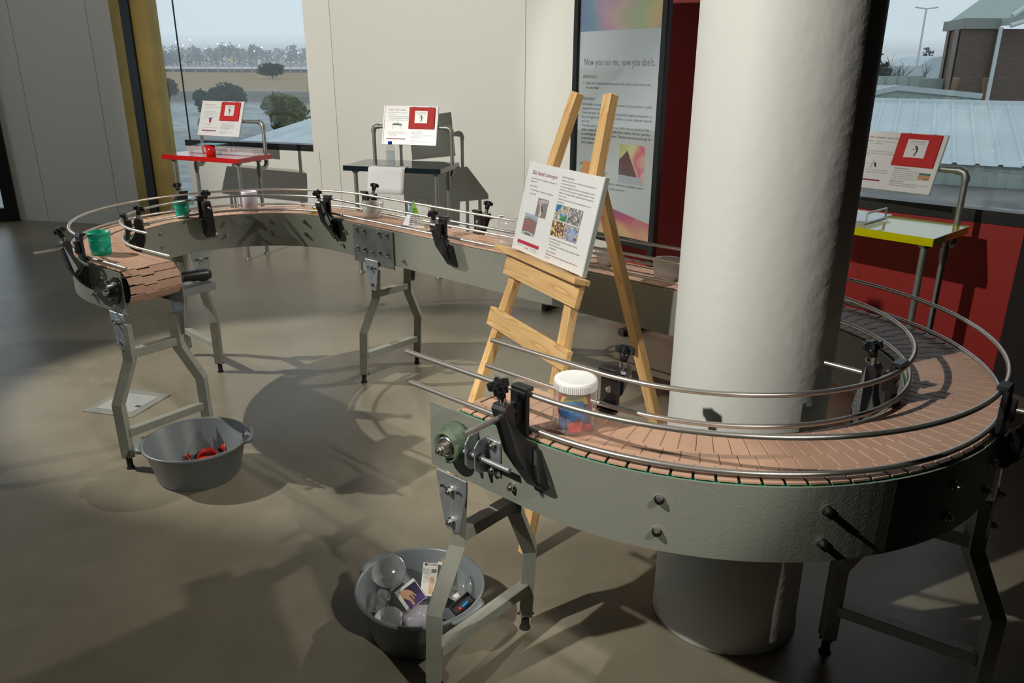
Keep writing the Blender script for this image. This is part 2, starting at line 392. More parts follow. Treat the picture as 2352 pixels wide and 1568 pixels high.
# glazed door and facade on the far left
D1 = A0; hD = 78.0
def fac(t0, t1, z0, z1, th=.06): # runs from the end of the white wall towards the viewer
    a = radians(204.0); M = Matrix((V(cos(a), sin(a), 0), V(sin(a), -cos(a), 0), V(0, 0, 1))).transposed().to_4x4(); M.translation = D1
    return MB().box(((t0+t1)/2, 0, (z0+z1)/2), (t1-t0, th, z1-z0), M)
fm = MB()
for t0 in (0, 1.5, 3.2, 4.9): x = fac(t0, t0+.12, 0, 3.2, .12); fm.add(x.v, x.f)
for z0, z1 in ((0, .14), (2.6, 2.72), (3.1, 3.2)): x = fac(0, 5, z0, z1, .1); fm.add(x.v, x.f)
struct('door_1', fm, m_black)
struct('window_4', fac(.12, 5, .1, 3.2, .008), m_glass)
struct('wall_facade', fac(0, 5, 3.2, CEIL, .1), m_darkwall)
struct('wall_far', MB().box((-9.8, 1.1, (CEIL+3.2)/2), (.1, 10.2, CEIL-3.2)).box((-9.8, 1.1, .2), (.1, 10.2, .4)).box((-9.8, -1.5, CEIL/2), (.1, 5, CEIL)), m_darkwall)
struct('window_5', MB().box((-9.8, 3.6, 1.8), (.008, 5.2, 2.8)), m_glass)

# ============================================================ COLUMN
CX, CY, CRd = .662, 2.03, .213
col = MB().lathe([(0, 0), (CRd+.003, 0), (CRd+.003, .01), (CRd, .03), (CRd, CEIL), (0, CEIL)], 96, Matrix.Translation((CX, CY, 0)))
tag(col.obj('column', m_colpaint), 'thick round column painted white standing inside the curve of the conveyor', 'column', kind='structure')

# ============================================================ CONVEYOR
A48 = radians(48.6); NN = V(cos(A48), sin(A48)); UU = V(-sin(A48), cos(A48))
c1 = V(.542, 2.083); Rc = .629; L1 = .33; SA = pi*Rc; L3 = 2.410; A2 = radians(185); L5 = .27; c2 = c1+UU*L3
LT = L1+SA+L3+A2*Rc+L5
BZ = .826
def path(s, o=0.):
    "plan point and heading at arc length s, o to the outer side"
    r = Rc+o
    if s < L1: return c1-NN*r+UU*(L1-s), A48-pi/2
    s -= L1
    if s < SA:
        th = A48+pi+s/Rc; return c1+V(cos(th), sin(th))*r, th+pi/2
    s -= SA
    if s < L3: return c1+NN*r+UU*s, A48+pi/2
    s -= L3
    if s < A2*Rc:
        th = A48+s/Rc; return c2+V(cos(th), sin(th))*r, th+pi/2
    s -= A2*Rc; th = A48+A2
    return c2+V(cos(th), sin(th))*r+V(-sin(th), cos(th))*s, th+pi/2
def P3(s, o, z): p, h = path(s, o); return V(p.x, p.y, z)
def PF(s, o=0., z=0.):
    "frame: x along travel, y to the outer side negative (left is +y), z up"
    p, h = path(s, 0); t = V(cos(h), sin(h), 0); l = V(-sin(h), cos(h), 0)
    M = Matrix((t, l, V(0, 0, 1))).transposed().to_4x4(); q = V(p.x, p.y, 0)-l*o; q.z = z; M.translation = q; return M
def srange(a, b, ds=.03):
    n = max(2, int((b-a)/ds)); pts = [a+(b-a)*i/n for i in range(n+1)]
    return pts
def ribbon(s0, s1, o0, o1, z0, z1, ds=.025):
    mb = MB(); ss = srange(s0, s1, ds); vs = []
    for s in ss: vs += [P3(s, o0, z0), P3(s, o1, z0), P3(s, o1, z1), P3(s, o0, z1)]
    fs = []; n = len(ss)
    for i in range(n-1):
        for j in range(4): fs.append((i*4+j, i*4+(j+1) % 4, (i+1)*4+(j+1) % 4, (i+1)*4+j))
    mb.add(vs, fs, False); mb.add(vs[:4], [(3, 2, 1, 0)]); mb.add(vs[-4:], [(0, 1, 2, 3)])
    return mb
conv = thing('conveyor', 'long curving slat band conveyor with grey side panels, tan slats and steel guide rails', 'conveyor', V(c1.x, c1.y, 0))
SE = LT-.03
panels = {}
for nm, o, s0, s1 in (('side_panel', .113, 0, SE), ('side_panel', -.117, 0, SE+.03)):
    p = ribbon(s0, s1, o, o+.004, .655, BZ).obj(nm, m_panel, conv)
    for poly in p.data.polygons: poly.use_smooth = False
    panels[o] = p
# folded lower flanges and the tie bars between the panels
ribbon(.0, SE, .100, .113, .655, .659).obj('panel_flange', m_panel, conv)
ribbon(.0, SE, -.113, -.100, .655, .659).obj('panel_flange', m_panel, conv)
ribbon(.10, LT-.10, -.085, .085, .800, .812).obj('belt_bed', m_dark, conv)
ribbon(.08, LT-.12, .086, .112, .805, .8225).obj('wear_strip', m_green, conv)
ribbon(.08, LT-.12, -.116, -.086, .805, .8225).obj('wear_strip', m_green, conv)
ribbon(L1+SA*.45, L1+SA*.82, .104, .1165, BZ-.004, BZ+.0015).obj('panel_cap', m_panel2, conv)
# slat belt: hinged T-shaped slats along the path, wrapping the end drums
def belt():
    mb = MB(); pitch = .038; Rd = .068
    zc = .83-Rd
    s_a, s_b = .115, LT-.055
    def curved(s):
        return L1-.01 < s < L1+SA or L1+SA+L3 < s < L1+SA+L3+A2*Rc
    def slat(M, z0=-.0045, cv=False):
        # hinged plate: a knuckle steps forward past the middle, wings part at the outer rim
        hw = lambda o: pitch/2*(1+(o/Rc if cv else 0.))
        g = .0004; T0, T1, st = -.004, .050, .0095
        f = [(hw(-.107)-g, -.107), (hw(T0)-g, T0), (hw(T0)-g+st, T0+.001), (hw(T1)-g+st, T1-.001), (hw(T1)-g, T1), (hw(.085)-g*1.5, .084), (hw(.107)-.0045, .088), (hw(.107)-.0045, .107)]
        r = [(-hw(.107)+.001, .107), (-hw(.085)+g, .085), (-hw(T1)+g, T1), (-hw(T1)+g+st, T1-.001), (-hw(T0)+g+st, T0+.001), (-hw(T0)+g, T0), (-hw(-.107)+g, -.107)]
        pl = f+r; nn = len(pl)
        cx = sum(x for x, y in pl)/nn
        sh = lambda x, d: x-d*(1 if x > cx else -1)
        top = [(sh(x, .0017), -y, 0.) for x, y in pl]; mid = [(x, -y, -.0015) for x, y in pl]; bot = [(sh(x, .0012), -y, z0) for x, y in pl]
        fs = [tuple(range(nn))[::-1]]+[(i, i+nn, (i+1) % nn+nn, (i+1) % nn)[::-1] for i in range(nn)]+[(i+nn, i+2*nn, (i+1) % nn+2*nn, (i+1) % nn+nn)[::-1] for i in range(nn)]
        mb.add(top+mid+bot, fs, False, M)
    s = s_a
    while s < s_b:
        slat(PF(s, 0, .831), cv=curved(s)); s += pitch
    da = pitch/(Rd+.002)
    for end in (0, 1):
        sc = s_a if end == 0 else s_b
        base = PF(sc, 0, zc)
        for k in range(1, 6):
            a = da*k if end else -da*k
            R = Matrix.Translation(base.translation) @ base.to_3x3().to_4x4() @ Matrix.Rotation(a, 4, 'Y') @ Matrix.Translation((0, 0, Rd+.001))
            slat(R @ Matrix.Diagonal((.93, 1, 1, 1)))
    # return run under the bed
    s = s_a
    while s < s_b:
        M = PF(s, 0, zc-Rd); M = M @ Matrix.Rotation(pi, 4, 'X'); slat(M); s += pitch*1.0
    return mb
belt().obj('slat_belt', m_slat, conv)
for s in (.115, LT-.055):
    M = PF(s, 0, .762)
    d = MB().cyl(M @ V(0, -.1, 0), M @ V(0, .1, 0), .054, 24).obj('end_drum', m_dark, conv)
# edge pads: short side tabs of the slats on the outer rim

# guide rails
RO, RI = .099, -.104
def rail(s0, s1, o, z, ext0=None, fade=None):
    return MB().tube([P3(s, o, z) for s in srange(s0, s1, .03)], .0062, 10).obj('guide_rail', m_steel, conv)
def rail_pts(pts): return MB().tube(pts, .0062, 10).obj('guide_rail', m_steel, conv)
def ext(s): # straight run past the front end
    if s < 0:
        return c1-NN*(Rc)+UU*(L1-s)
rail(-.10, LT-.30, RO, .925)
rail(-.09, LT-.01, RO, .845)
rail(.0, LT-.19, RI, .925)
rail(-.02, LT-.04, RI, .85)

# bolts
def hexbolt(M, r=.008, h=.009, wash=True):
    mb = MB(); mb.tube([M @ V(0, 0, .002), M @ V(0, 0, .002+h)], r, 6, smooth=False)
    if wash: mb.cyl(M @ V(0, 0, -.001), M @ V(0, 0, .003), r*1.35, 14)
    mb.cyl(M @ V(0, 0, .002+h), M @ V(0, 0, .002+h+.004), r*.55, 10)
    return mb
def side_frame(s, o, z):
    "z axis pointing out of the panel face at lateral o"
    M = PF(s, o, z); out = -(M.to_3x3() @ V(0, 1, 0)) if o > 0 else (M.to_3x3() @ V(0, 1, 0))
    return frame(M.translation, M.to_3x3() @ V(1, 0, 0), out)
bl = []
for s in (.27, .36): bl.append((s, .118, .695 if s < .3 else .735))
for s in (.575, .85, 1.12, 1.27, 1.62, 1.9, 2.2, 2.5, 2.9): bl += [(s, .117, .775), (s, .117, .70)]
for s in (1.20, 1.42, 1.0, 1.6, 1.85, 2.15): bl += [(s, -.117, .785), (s, -.117, .71)]
for s in (4.72, 4.98, 5.22, 5.50, 5.95, 6.2): bl += [(s, -.117, .790), (s, -.117, .725)]
bl += [(4.63, -.117, .775), (4.66, -.117, .70), (4.18, -.117, .69), (3.5, -.117, .70), (5.56, -.117, .735), (5.64, -.117, .735), (6.75, .117, .70), (6.86, .117, .79), (6.90, .117, .67)]
for s, o, z in bl: hexbolt(side_frame(s, o, z)).obj('bolt', m_bolt, conv)
# splice plate between straight and left bend, with its ten bolts
sp = ribbon(4.25, 4.56, -.123, -.117, .635, .822, .05).obj('splice_plate', mat('bare_splice_plate', (.30, .31, .30), .38, .8, noise=.35, nscale=9), conv)
for s in (4.53, 4.47, 4.355, 4.295): hexbolt(side_frame(s, -.123, .80), .009, .009).obj('bolt', m_bolt, sp)
for s in (4.53, 4.47, 4.41, 4.355, 4.295): hexbolt(side_frame(s, -.123, .705 if s != 4.41 else .70), .009 if s != 4.41 else .006, .009).obj('bolt', m_bolt, sp)

# guide brackets: arm bolted to the panel, rail clamp block, rod and star knob
def bracket(s, side, tilt=0., rodout=.10, zt=0., lean=.068):
    sg = 1 if side > 0 else -1
    M = PF(s, 0, 0)
    def L(a, o, z): return M @ V(a+sg*lean*max(0., min(1., (.875-z)/.10))*(1 if o > .1195 else 0), -(o*sg), z)   # o>0 outward; the arm doglegs sideways to its foot
    arm = MB()
    # profile in the (o, z) plane, extruded along travel
    prof = [(.122, .815), (.122, .742), (.134, .734), (.154, .752), (.176, .790), (.186, .822), (.186, .912), (.179, .922), (.158, .922), (.151, .912), (.151, .865), (.146, .852), (.138, .838), (.130, .826)]
    ro = .118
    w = .019
    vs = [L(-w, o, z) for o, z in prof]+[L(w, o, z) for o, z in prof]; n = len(prof)
    arm.add(vs, [tuple(range(n)), tuple(range(2*n-1, n-1, -1))]+[(i, n+i, n+(i+1) % n, (i+1) % n) for i in range(n)])
    # wide foot flange
    pf = [(.1196, .820), (.1196, .730), (.136, .732), (.156, .760), (.148, .795), (.134, .820)]
    vs = [L(-.027, o, z) for o, z in pf]+[L(.027, o, z) for o, z in pf]; n = len(pf)
    arm.add(vs, [tuple(range(n)), tuple(range(2*n-1, n-1, -1))]+[(i, n+i, n+(i+1) % n, (i+1) % n) for i in range(n)])
    a = arm.obj('guide_bracket', m_plastic, conv, bevel=.002)
    rr = (RO if sg > 0 else -RI)
    cl = MB().box((0, 0, 0), (.046, .013, .098), Matrix.Translation(L(0, rr+.0135, .886)) @ M.to_3x3().to_4x4())
    cl.box((0, 0, 0), (.046, .024, .010), Matrix.Translation(L(0, rr+.006, .9385)) @ M.to_3x3().to_4x4())
    cl.box((0, 0, 0), (.046, .020, .008), Matrix.Translation(L(0, rr+.006, .8345)) @ M.to_3x3().to_4x4())
    cl.box((0, 0, 0), (.020, .022, .05), Matrix.Translation(L(0, rr+.024, .888)) @ M.to_3x3().to_4x4())
    cl.obj('rail_clamp', m_plastic, a, bevel=.0015)
    MB().cyl(L(0, rr+.004, .888), L(0, rr+.008, .888), .0075, 12).obj('clamp_screw', m_bolt, a)
    MB().cyl(L(0, rr+.02, .892), L(0, .185+rodout, .892), .006, 12).obj('bracket_rod', m_steel, a)
    MB().cyl(L(0, .168, .918), L(0, .172, .942), .0085, 12).obj('knob_collar', m_bolt, a)
    kb = MB(); Kf = frame(L(0, .172, .938), M.to_3x3() @ V(1, 0, 0), (L(0, .192, 1)-L(0, .168, .92)))
    star = []
    for i in range(30):
        th = 2*pi*i/30; r = .0185+.0065*cos(5*th); star.append((r*cos(th), r*sin(th)))
    kb.prism(star, .020, .036, Kf); kb.prism([(x*.62, y*.62) for x, y in star], .036, .040, Kf)
    kb.lathe([(0, 0), (.010, 0), (.011, .012), (.014, .021), (0, .021)], 16, Kf)
    kb.obj('star_knob', m_plastic, a)
    return a
for s in (.285, 1.30, 2.75, 3.90, 4.74, 5.64, 6.70): bracket(s, 1)
for s, r in ((.37, .02), (1.285, .10), (3.90, .03), (4.78, .03), (5.63, .03), (6.33, .03)): bracket(s, -1, rodout=r, lean=.015 if s > 5 else .068)

# front bearing, take-up screw and plates on the outer panel
def on_panel(s, z, d=0.): return side_frame(s, .117+d, z)
Mb = on_panel(.098, .750)
bh = MB().lathe([(0, .0), (.052, 0), (.052, .010), (.040, .016), (.0385, .044), (.034, .047), (.031, .034), (.0, .034)], 36, Mb)
oval = [(.062*cos(t)*(1 if abs(cos(t)) < 2 else 1), .036*sin(t)) for t in [2*pi*i/28 for i in range(28)]]
bh.prism(oval, 0, .010, Mb @ Matrix.Rotation(radians(25), 4, 'Z'))
b_ = bh.obj('bearing_housing', m_cast, conv)
MB().lathe([(.029, .030), (.029, .042), (.024, .046), (.017, .046), (.017, .038), (0, .038)], 28, Mb).obj('bearing_ring', m_bolt, b_)
MB().cyl(Mb @ V(0, 0, .034), Mb @ V(0, 0, .060), .0150, 20).obj('drive_shaft', m_steel, b_)
hexbolt(Mb @ Matrix.Translation((0, 0, .060)), .008, .008, False).obj('bolt', m_bolt, b_)
for x, y in ((-.052, -.026), (.050, .030), (.044, -.012)):
    hexbolt(Mb @ Matrix.Translation((x, y, .008)), .008, .010).obj('bolt', m_bolt, b_)
tk = MB()
for x in (.064, .094):
    pl = [(-.045, 0), (-.038, .030), (-.022, .044), (.030, .044), (.045, .030), (.048, 0)]
    Mx = Mb @ Matrix.Translation((x, 0, 0)) @ Matrix.Rotation(radians(90), 4, 'Z') @ Matrix.Rotation(radians(90), 4, 'X')
    tk.prism(pl, -.002, .002, Mx)
tk.box((.112, 0, .0025), (.050, .088, .005), Mb)
tkp = tk.obj('take_up_bracket', m_zinc, conv, bevel=.001)
MB().cyl(Mb @ V(.045, 0, .026), Mb @ V(.185, 0, .026), .0062, 14).obj('threaded_rod', m_zinc, tkp)
for x in (.066, .096): MB().tube([Mb @ V(x-.005, 0, .026), Mb @ V(x+.005, 0, .026)], .012, 6, smooth=False).obj('hex_nut', m_bolt, tkp)
for y in (-.03, .032): hexbolt(Mb @ Matrix.Translation((.117, y, .005)), .008, .008).obj('bolt', m_bolt, tkp)
# tail end bearing
Mt = side_frame(LT-.075, .117, .75)
bt = MB().lathe([(0, 0), (.036, 0), (.036, .010), (.027, .016), (.026, .034), (0, .034)], 28, Mt); bt.prism(oval, 0, .010, Mt @ Matrix.Rotation(radians(65), 4, 'Z'))
btp = bt.obj('bearing_housing', m_plastic, conv)
MB().cyl(Mt @ V(0, 0, .03), Mt @ V(0, 0, .052), .011, 16).obj('drive_shaft', m_bolt, btp)
for x, y in ((-.03, -.035), (.03, .035), (-.04, .03)): hexbolt(Mt @ Matrix.Translation((x, y, .004)), .008, .012).obj('bolt', m_bolt, btp)
# crank handle on the inner side of the tail
Mc = side_frame(LT-.075, -.117, .745)
ck = MB().box((0, .0, .0), (.001, .001, .001), Mc)
hd0 = MB().cyl(Mc @ V(0, 0, 0), Mc @ V(0, 0, .045), .012, 16)
hd0.obj('crank_shaft', m_bolt, conv)
ca = MB().tube([Mc @ V(0, 0, .030), Mc @ V(.0, -.0, .036)], .02, 16)
ca.box((-.022, .006, .038), (.07, .030, .010), Mc)
cap = ca.obj('crank_arm', m_plastic, conv, bevel=.002)
MB().lathe([(0, 0), (.016, 0), (.020, .015), (.023, .07), (.027, .135), (.024, .155), (0, .158)], 18, frame(Mc @ V(-.045, .010, .043), Mc.to_3x3() @ V(1, 0, 0), Mc.to_3x3() @ V(0, .10, 1))).obj('crank_grip', m_plastic, cap)
ex = MB().box((-.03, .055, .10), (.10, .012, .17), Mc).box((-.08, .065, .10), (.004, .03, .17), Mc).box((.02, .065, .10), (.004, .03, .17), Mc); ex.obj('drive_tray', mat('clear_grey_tray', (.20, .21, .20), .3), conv, bevel=.006)

# support frames: splayed square tube legs under the panels
def support(s, tilt=0., h=.0):
    M = PF(s, 0, 0)
    T = M @ Matrix.Rotation(tilt, 4, 'Y')      # pivots about the feet
    def L(a, o, z): return T @ V(a, -o, z)
    M = M @ Matrix.Translation((.57*tilt, 0, 0))
    fr = MB().sq([L(0, -.10, .480), L(0, .10, .480)], .036)
    f = fr.obj('support_stand', m_leg, conv, bevel=.002)
    MB().sq([L(0, -.172, .155), L(0, .172, .155)], .034).obj('crossbar', m_leg, f, bevel=.002)
    for sg in (-1, 1):
        MB().sq([L(0, sg*.105, .60), L(0, sg*.108, .455), L(0, sg*.187, .285), L(0, sg*.187, .052)], .038).obj('leg', m_leg, f)
        MB().box((0, 0, 0), (.036, .036, .004), Matrix.Translation(L(0, sg*.187, .052)) @ T.to_3x3().to_4x4()).obj('leg_cap', m_rubber, f)
        p = L(0, sg*.187, .05); q = L(0, sg*.187, .0); q.z = 0
        MB().tube([q, q+V(0, 0, .012), p], .017, 12, radii=[.018, .012, .012]).obj('foot', m_rubber, f)
        # zinc mounting plate
        o = sg*.129
        pl = [(-.052, .660), (.052, .660), (.052, .635), (.026, .510), (.020, .503), (-.020, .503), (-.026, .510), (-.052, .635)]
        vs = [M @ V(x, -(o-sg*.0025), z) for x, z in pl]+[M @ V(x, -(o+sg*.0025), z) for x, z in pl]; n = len(pl)
        mp = MB().add(vs, [tuple(range(n)), tuple(range(2*n-1, n-1, -1))]+[(i, n+i, n+(i+1) % n, (i+1) % n) for i in range(n)])
        mpo = mp.obj('mounting_plate', m_zinc, f, bevel=.0012)
        Z = -(M.to_3x3() @ V(0, 1, 0))*sg
        for x, z in ((0, .618), (.0, .532)):
            hexbolt(frame(M @ V(x, -(o+sg*.003), z), M.to_3x3() @ V(1, 0, 0), Z), .009, .010).obj('bolt', m_bolt, f)
        for x in (-.028, .026):
            arc = [(x-.011, .624), (x, .629), (x+.011, .624), (x+.011, .616), (x, .621), (x-.011, .616)]
            MB().add([M @ V(a, -(o+sg*.0029), z-.004*abs(x)/.03) for a, z in arc], [tuple(range(6))]).obj('slot', m_dark, f)
    return f
support(.055, .05); support(1.40, .03); support(4.46, -.08); support(5.69); support(6.95, -.03)

# ============================================================ SIGN BOARDS
def lines(items, x, y, dy, size, w=None, widths=None):
    out = []
    for i, s in enumerate(items):
        if s: out.append((s, x, y-i*dy, size, (widths[i] if widths else None)))
    return out
def sign_board(name, label, Mc, w, h, th=.012, group=None):
    "board with channel edges; Mc centred on the front face, x right, y up, z out"
    base = Mc @ Matrix.Translation((0, -h/2, -th))
    t = thing(name, label, 'sign', base, group)
    MB().box((0, 0, -th/2), (w-.012, h, th), Mc).obj('board', m_board, t, bevel=.001)
    for sx in (-1, 1):
        MB().box((sx*(w/2-.006), 0, -th/2+.001), (.012, h+.004, th+.004), Mc).obj('side_rail', m_board, t, bevel=.0015)
    MB().box((w/2+.0005, 0, -th/2), (.002, h, th), Mc).obj('edge_strip', m_alu, t)
    return t
def fig(M, s, cx, cy, z=.0012):
    "little bending figure"
    k = s/10.
    mb = MB()
    for poly in ([(-.6, 4.2), (.6, 4.6), (1.8, 3.2), (2.2, 1), (1.6, -1.2), (.4, -1), (.6, 1.2), (.4, 2.8)], [(.4, -1), (1.6, -1.2), (.6, -4.2), (-.6, -4.8), (-.4, -4)],
                 [(.5, 3.0), (.3, 2.2), (-2.8, 1.0), (-3, 1.4)], [(-1.6, 4.4), (-1.0, 5.2), (.2, 5.0), (.2, 4.0), (-1.0, 3.6)]):
        mb.add([(cx+x*k, cy+y*k, z) for x, y in poly], [tuple(range(len(poly)))], False, M)
    return mb
def flip_card(Mc, x0, y0, x1, y1, label):
    Mf = Mc @ Matrix.Translation(((x0+x1)/2, (y0+y1)/2, .003))
    t = thing('flip_card', label, 'card', Mf @ Matrix.Translation((0, (y1-y0)/2, 0)), 'red flip cards hanging on the table signs')
    w, h = x1-x0, y1-y0
    MB().box((0, 0, .004), (w, h, .008), Mf).obj('felt_panel', m_redpaper, t, bevel=.0015)
    cwd, chh = w*.49, h*.56; cy = .01
    MB().box((-.004, cy-.002, .0088), (cwd, chh, .0012), Mf).obj('white_label', m_board, t)
    printed(t, 'figure_print', m_ink, [], Mf) if False else fig(Mf, chh*.60, -.004, cy-.016, .0098).obj('figure_print', m_ink, t)
    lm = MB()
    for i, ww in enumerate((.82, .70, .62)):
        y = cy-.002+chh/2-.010-i*.0075
        k = -cwd*ww/2-.004
        while k < cwd*ww/2-.008:
            l = random.uniform(.003, .009); lm.add([(k, y, .0097), (k+l, y, .0097), (k+l, y+.0022, .0097), (k, y+.0022, .0097)], [(0, 1, 2, 3)], False, Mf); k += l+.002
    lm.obj('small_print', m_greyink, t)
    for sx in (-1, 1):
        rb = MB()
        for k in range(4):
            cx = sx*w*.30+(k-1.5)*.006
            rb.tube([Mf @ V(cx, h/2+.000+.006*cos(a), .004+.006*sin(a)) for a in [2*pi*i/10 for i in range(10)]], .0007, 5, closed=True)
        rb.obj('binding_ring', m_bolt, t)
    return t

# ---------------------------------------------------------------- easel
EH = radians(-62.15); ee = V(cos(EH), sin(EH), 0); eb = V(-sin(EH), cos(EH), 0); ea = radians(15.8)
eup = V(0, 0, 1)*cos(ea)+eb*sin(ea); enr = ee.cross(eup)                 # normal towards the reader
EO = V(-.1053, 2.5605, 0); EL = 1.561; EW, EWT = .640, .203
easel = thing('easel', 'pine A-frame easel with two front legs, crossbars and a shelf, standing beside the column', 'easel', EO)
def elp(u, v, off=0.): return EO+ee*u+eup*v+enr*off
def eplank(pts_uv, wu, th, off, name, m, bev=.0012, par=None):
    "straight plank between two (u, v) points on the easel plane; wu width in the plane, th thickness"
    (u0, v0), (u1, v1) = pts_uv; a = elp(u0, v0, off); b = elp(u1, v1, off); d = (b-a); L = d.length
    M = frame(a, enr, d)   # x = normal, z = along, y = z cross x
    return M, L
def plank(a, b, nrm, w, t, name, m, par, ends=0.):
    d = b-a; L = d.length; M = frame(a, nrm, d)
    mb = MB().box((0, 0, L/2), (t, w, L))
    o = mb.obj(name, m, None, bevel=.0012); o.parent = par; o.matrix_world = M
    return o
m_pinez = wood_mat('pine_rail', 'z')
bpy.context.view_layer.update()
def child_plank(a, b, nrm, w, t, name, m, par):
    o = plank(a, b, nrm, w, t, name, m, par)
    o.matrix_parent_inverse = par.matrix_world.inverted(); o.matrix_basis = frame(a, nrm, b-a)
    return o
for sg in (-1, 1):
    a = elp(sg*EW/2, 0.0, -.0); b = elp(sg*EWT/2, EL, 0)
    a = a+(b-a)*(.012)
    child_plank(a-enr*.0, b, enr, .044, .032, 'front_leg', m_pinez, easel)
# crossbars fixed on the front of the legs
child_plank(elp(-.235, .915, .028), elp(.270, .915, .028), enr, .078, .022, 'crossbar', m_pinez, easel)
child_plank(elp(-.262, .705, .028), elp(.300, .705, .028), enr, .070, .022, 'crossbar', m_pinez, easel)
child_plank(elp(-.275, .966, .048), elp(.290, .966, .048), eup, .062, .018, 'shelf', m_pinez, easel)
child_plank(elp(.015, 1.318, -.030), elp(.110, 1.318, -.030), enr, .050, .024, 'top_block', mat('dark_pine_block', (.42, .21, .08), .5), easel)
rl0 = elp(.062, 1.315, -.05); rl1 = V(.630, 2.60, .008)
child_plank(rl1, rl0, enr, .045, .028, 'rear_leg', m_pinez, easel)
MB().cyl(elp(.062, 1.27, -.06), elp(.062, 1.31, -.035), .006, 10).obj('hinge_bolt', m_bolt, easel)

SGh = radians(-61.5); sge = V(cos(SGh), sin(SGh), 0); sgb = V(-sin(SGh), cos(SGh), 0); sga = radians(13.5)
sgu = V(0, 0, 1)*cos(sga)+sgb*sin(sga); sgn = sge.cross(sgu)
SC = elp(.030, 1.1395, .046)+sgn*.0
Msg = frame(SC, sge, sgn)
sgw, sgh = .470, .318
sg = sign_board('instruction_sign', 'white slat band conveyor instruction board with colour photos resting on the pine easel shelf', Msg, sgw, sgh, .016)
X0 = -.205; XR = .010
XR = -.005
printed(sg, 'title_text', m_crimson, [('Slat band conveyor', X0, .1185, .0205, .172)], Msg)
printed(sg, 'body_text', m_greyink, [('Purpose of activity:', X0, .1015, .0076, .062), ('To investigate a special type of', X0+.066, .1015, .0076, .106), ('conveyor belt.', X0, .0910, .0076, .045),
    ('Instructions:', X0, .0755, .0085, .052), ('1.', X0, .0615, .0085), ('Turn the lever to make the conveyor', X0+.012, .0615, .0085, .156), ('belt move.', X0+.012, .0480, .0085, .044),
    ('Real-life application:', XR, .129, .0076, .075)]
    + lines(['Slat band conveyors are used in factories where goods need to', 'be moved around tight bends.', 'The chain arrangement is driven by a motor and plastic chains', 'like the ones in this conveyor is typically used in the food',
             'industry. The design provides a rigid, flat surface for every item', 'on the conveyor.', 'In factories, conveyors are used for moving products down an', 'assembly line.'], XR, .1180, .0103, .0076, widths=[.205, .09, .205, .205, .205, .052, .20, .045])
    + lines(['Some benefits of using slat band conveyors in factories:', '-   Low noise operation', '-   Robust construction leading to long-lasting and reliable', '     performance.'], XR, -.080, .0103, .0076, widths=[.180, .075, .20, .048])
    + [('Science Concept:', XR, -.1240, .0076, .062)], Msg)
printed(sg, 'red_text', m_crimson, lines(['Slat band conveyors play an important role in', 'factories.'], XR, -.1350, .0103, .0076, widths=[.20, .033]) + [('Sci-Ed', -.150, -.144, .010, .026)], Msg)
rect(-.207, -.131, -.056, -.119, Msg, .0009).obj('red_bar', mat('red_print_bar', (.52, .03, .06), .5), sg)
printed(sg, 'footer_text', m_greyink, [('Developed by', -.207, -.137, .0045, .035), ('SCIENCE CENTRE', -.108, -.139, .0055, .042), ('Education outreach activity', -.108, -.146, .0045, .055)], Msg)
def sheet(x0, y0, x1, y1, nm, m, z=.0009): rect(x0, y0, x1, y1, Msg, z).obj('photo', m, sg)
sheet(-.127, -.022, -.056, .043, 'h', spotty_mat('photo_handle', [(.30, .24, .23), (.34, .28, .27), (.27, .22, .22), (.31, .26, .25)], 60))
pp_ = [(-.118, .036), (-.100, .040), (-.060, .040), (-.060, .030), (-.096, .028), (-.116, .018)]
flat(pp_, Msg, .0012).obj('photo_housing', mat('photo_pale_metal', (.52, .48, .46), .5), sg)
flat([(-.104, .022), (-.094, .020), (-.086, -.006), (-.090, -.020), (-.104, -.018), (-.100, .0)], Msg, .0014).obj('photo_lever', mat('photo_bright_metal', (.68, .64, .60), .5), sg)
flat([(-.098, .018), (-.092, .018), (-.080, .0), (-.086, -.004)], Msg, .0016).obj('photo_lever', m_ink, sg)
sheet(-.193, -.096, -.103, -.020, 's', mat('photo_sky', (.42, .50, .62), .5), .0008)
def band(r0, r1, z, m, n=18):
    mb = MB(); cx, cy = -.150, -.178; vs = []
    for i in range(n+1):
        a = radians(132-84*i/n); vs += [(max(-.193, min(-.103, cx+r0*cos(a))), max(-.096, min(-.020, cy+r0*sin(a))), z), (max(-.193, min(-.103, cx+r1*cos(a))), max(-.096, min(-.020, cy+r1*sin(a))), z)]
    mb.add(vs, [(2*i, 2*i+1, 2*i+3, 2*i+2) for i in range(n)], False, Msg); return mb.obj('photo_band', m, sg)
band(.03, .148, .0010, mat('photo_grey_rail', (.20, .19, .19), .5)); band(.100, .138, .0012, mat('photo_pink_belt', (.36, .19, .18), .5)); band(.091, .096, .0013, m_alu); band(.143, .146, .0013, m_alu)
sl_ = MB()
for i in range(13):
    a = radians(118-4.6*i); p0 = (-.150+.104*cos(a), -.178+.104*sin(a)); p1_ = (-.150+.134*cos(a), -.178+.134*sin(a))
    if p0[0] > -.19 and p1_[0] < -.106: sl_.add([(p0[0], p0[1], .0014), (p0[0]+.0008, p0[1], .0014), (p1_[0]+.0008, p1_[1], .0014), (p1_[0], p1_[1], .0014)], [(0, 1, 2, 3)], False, Msg)
sl_.obj('photo_slat_lines', m_ink, sg)
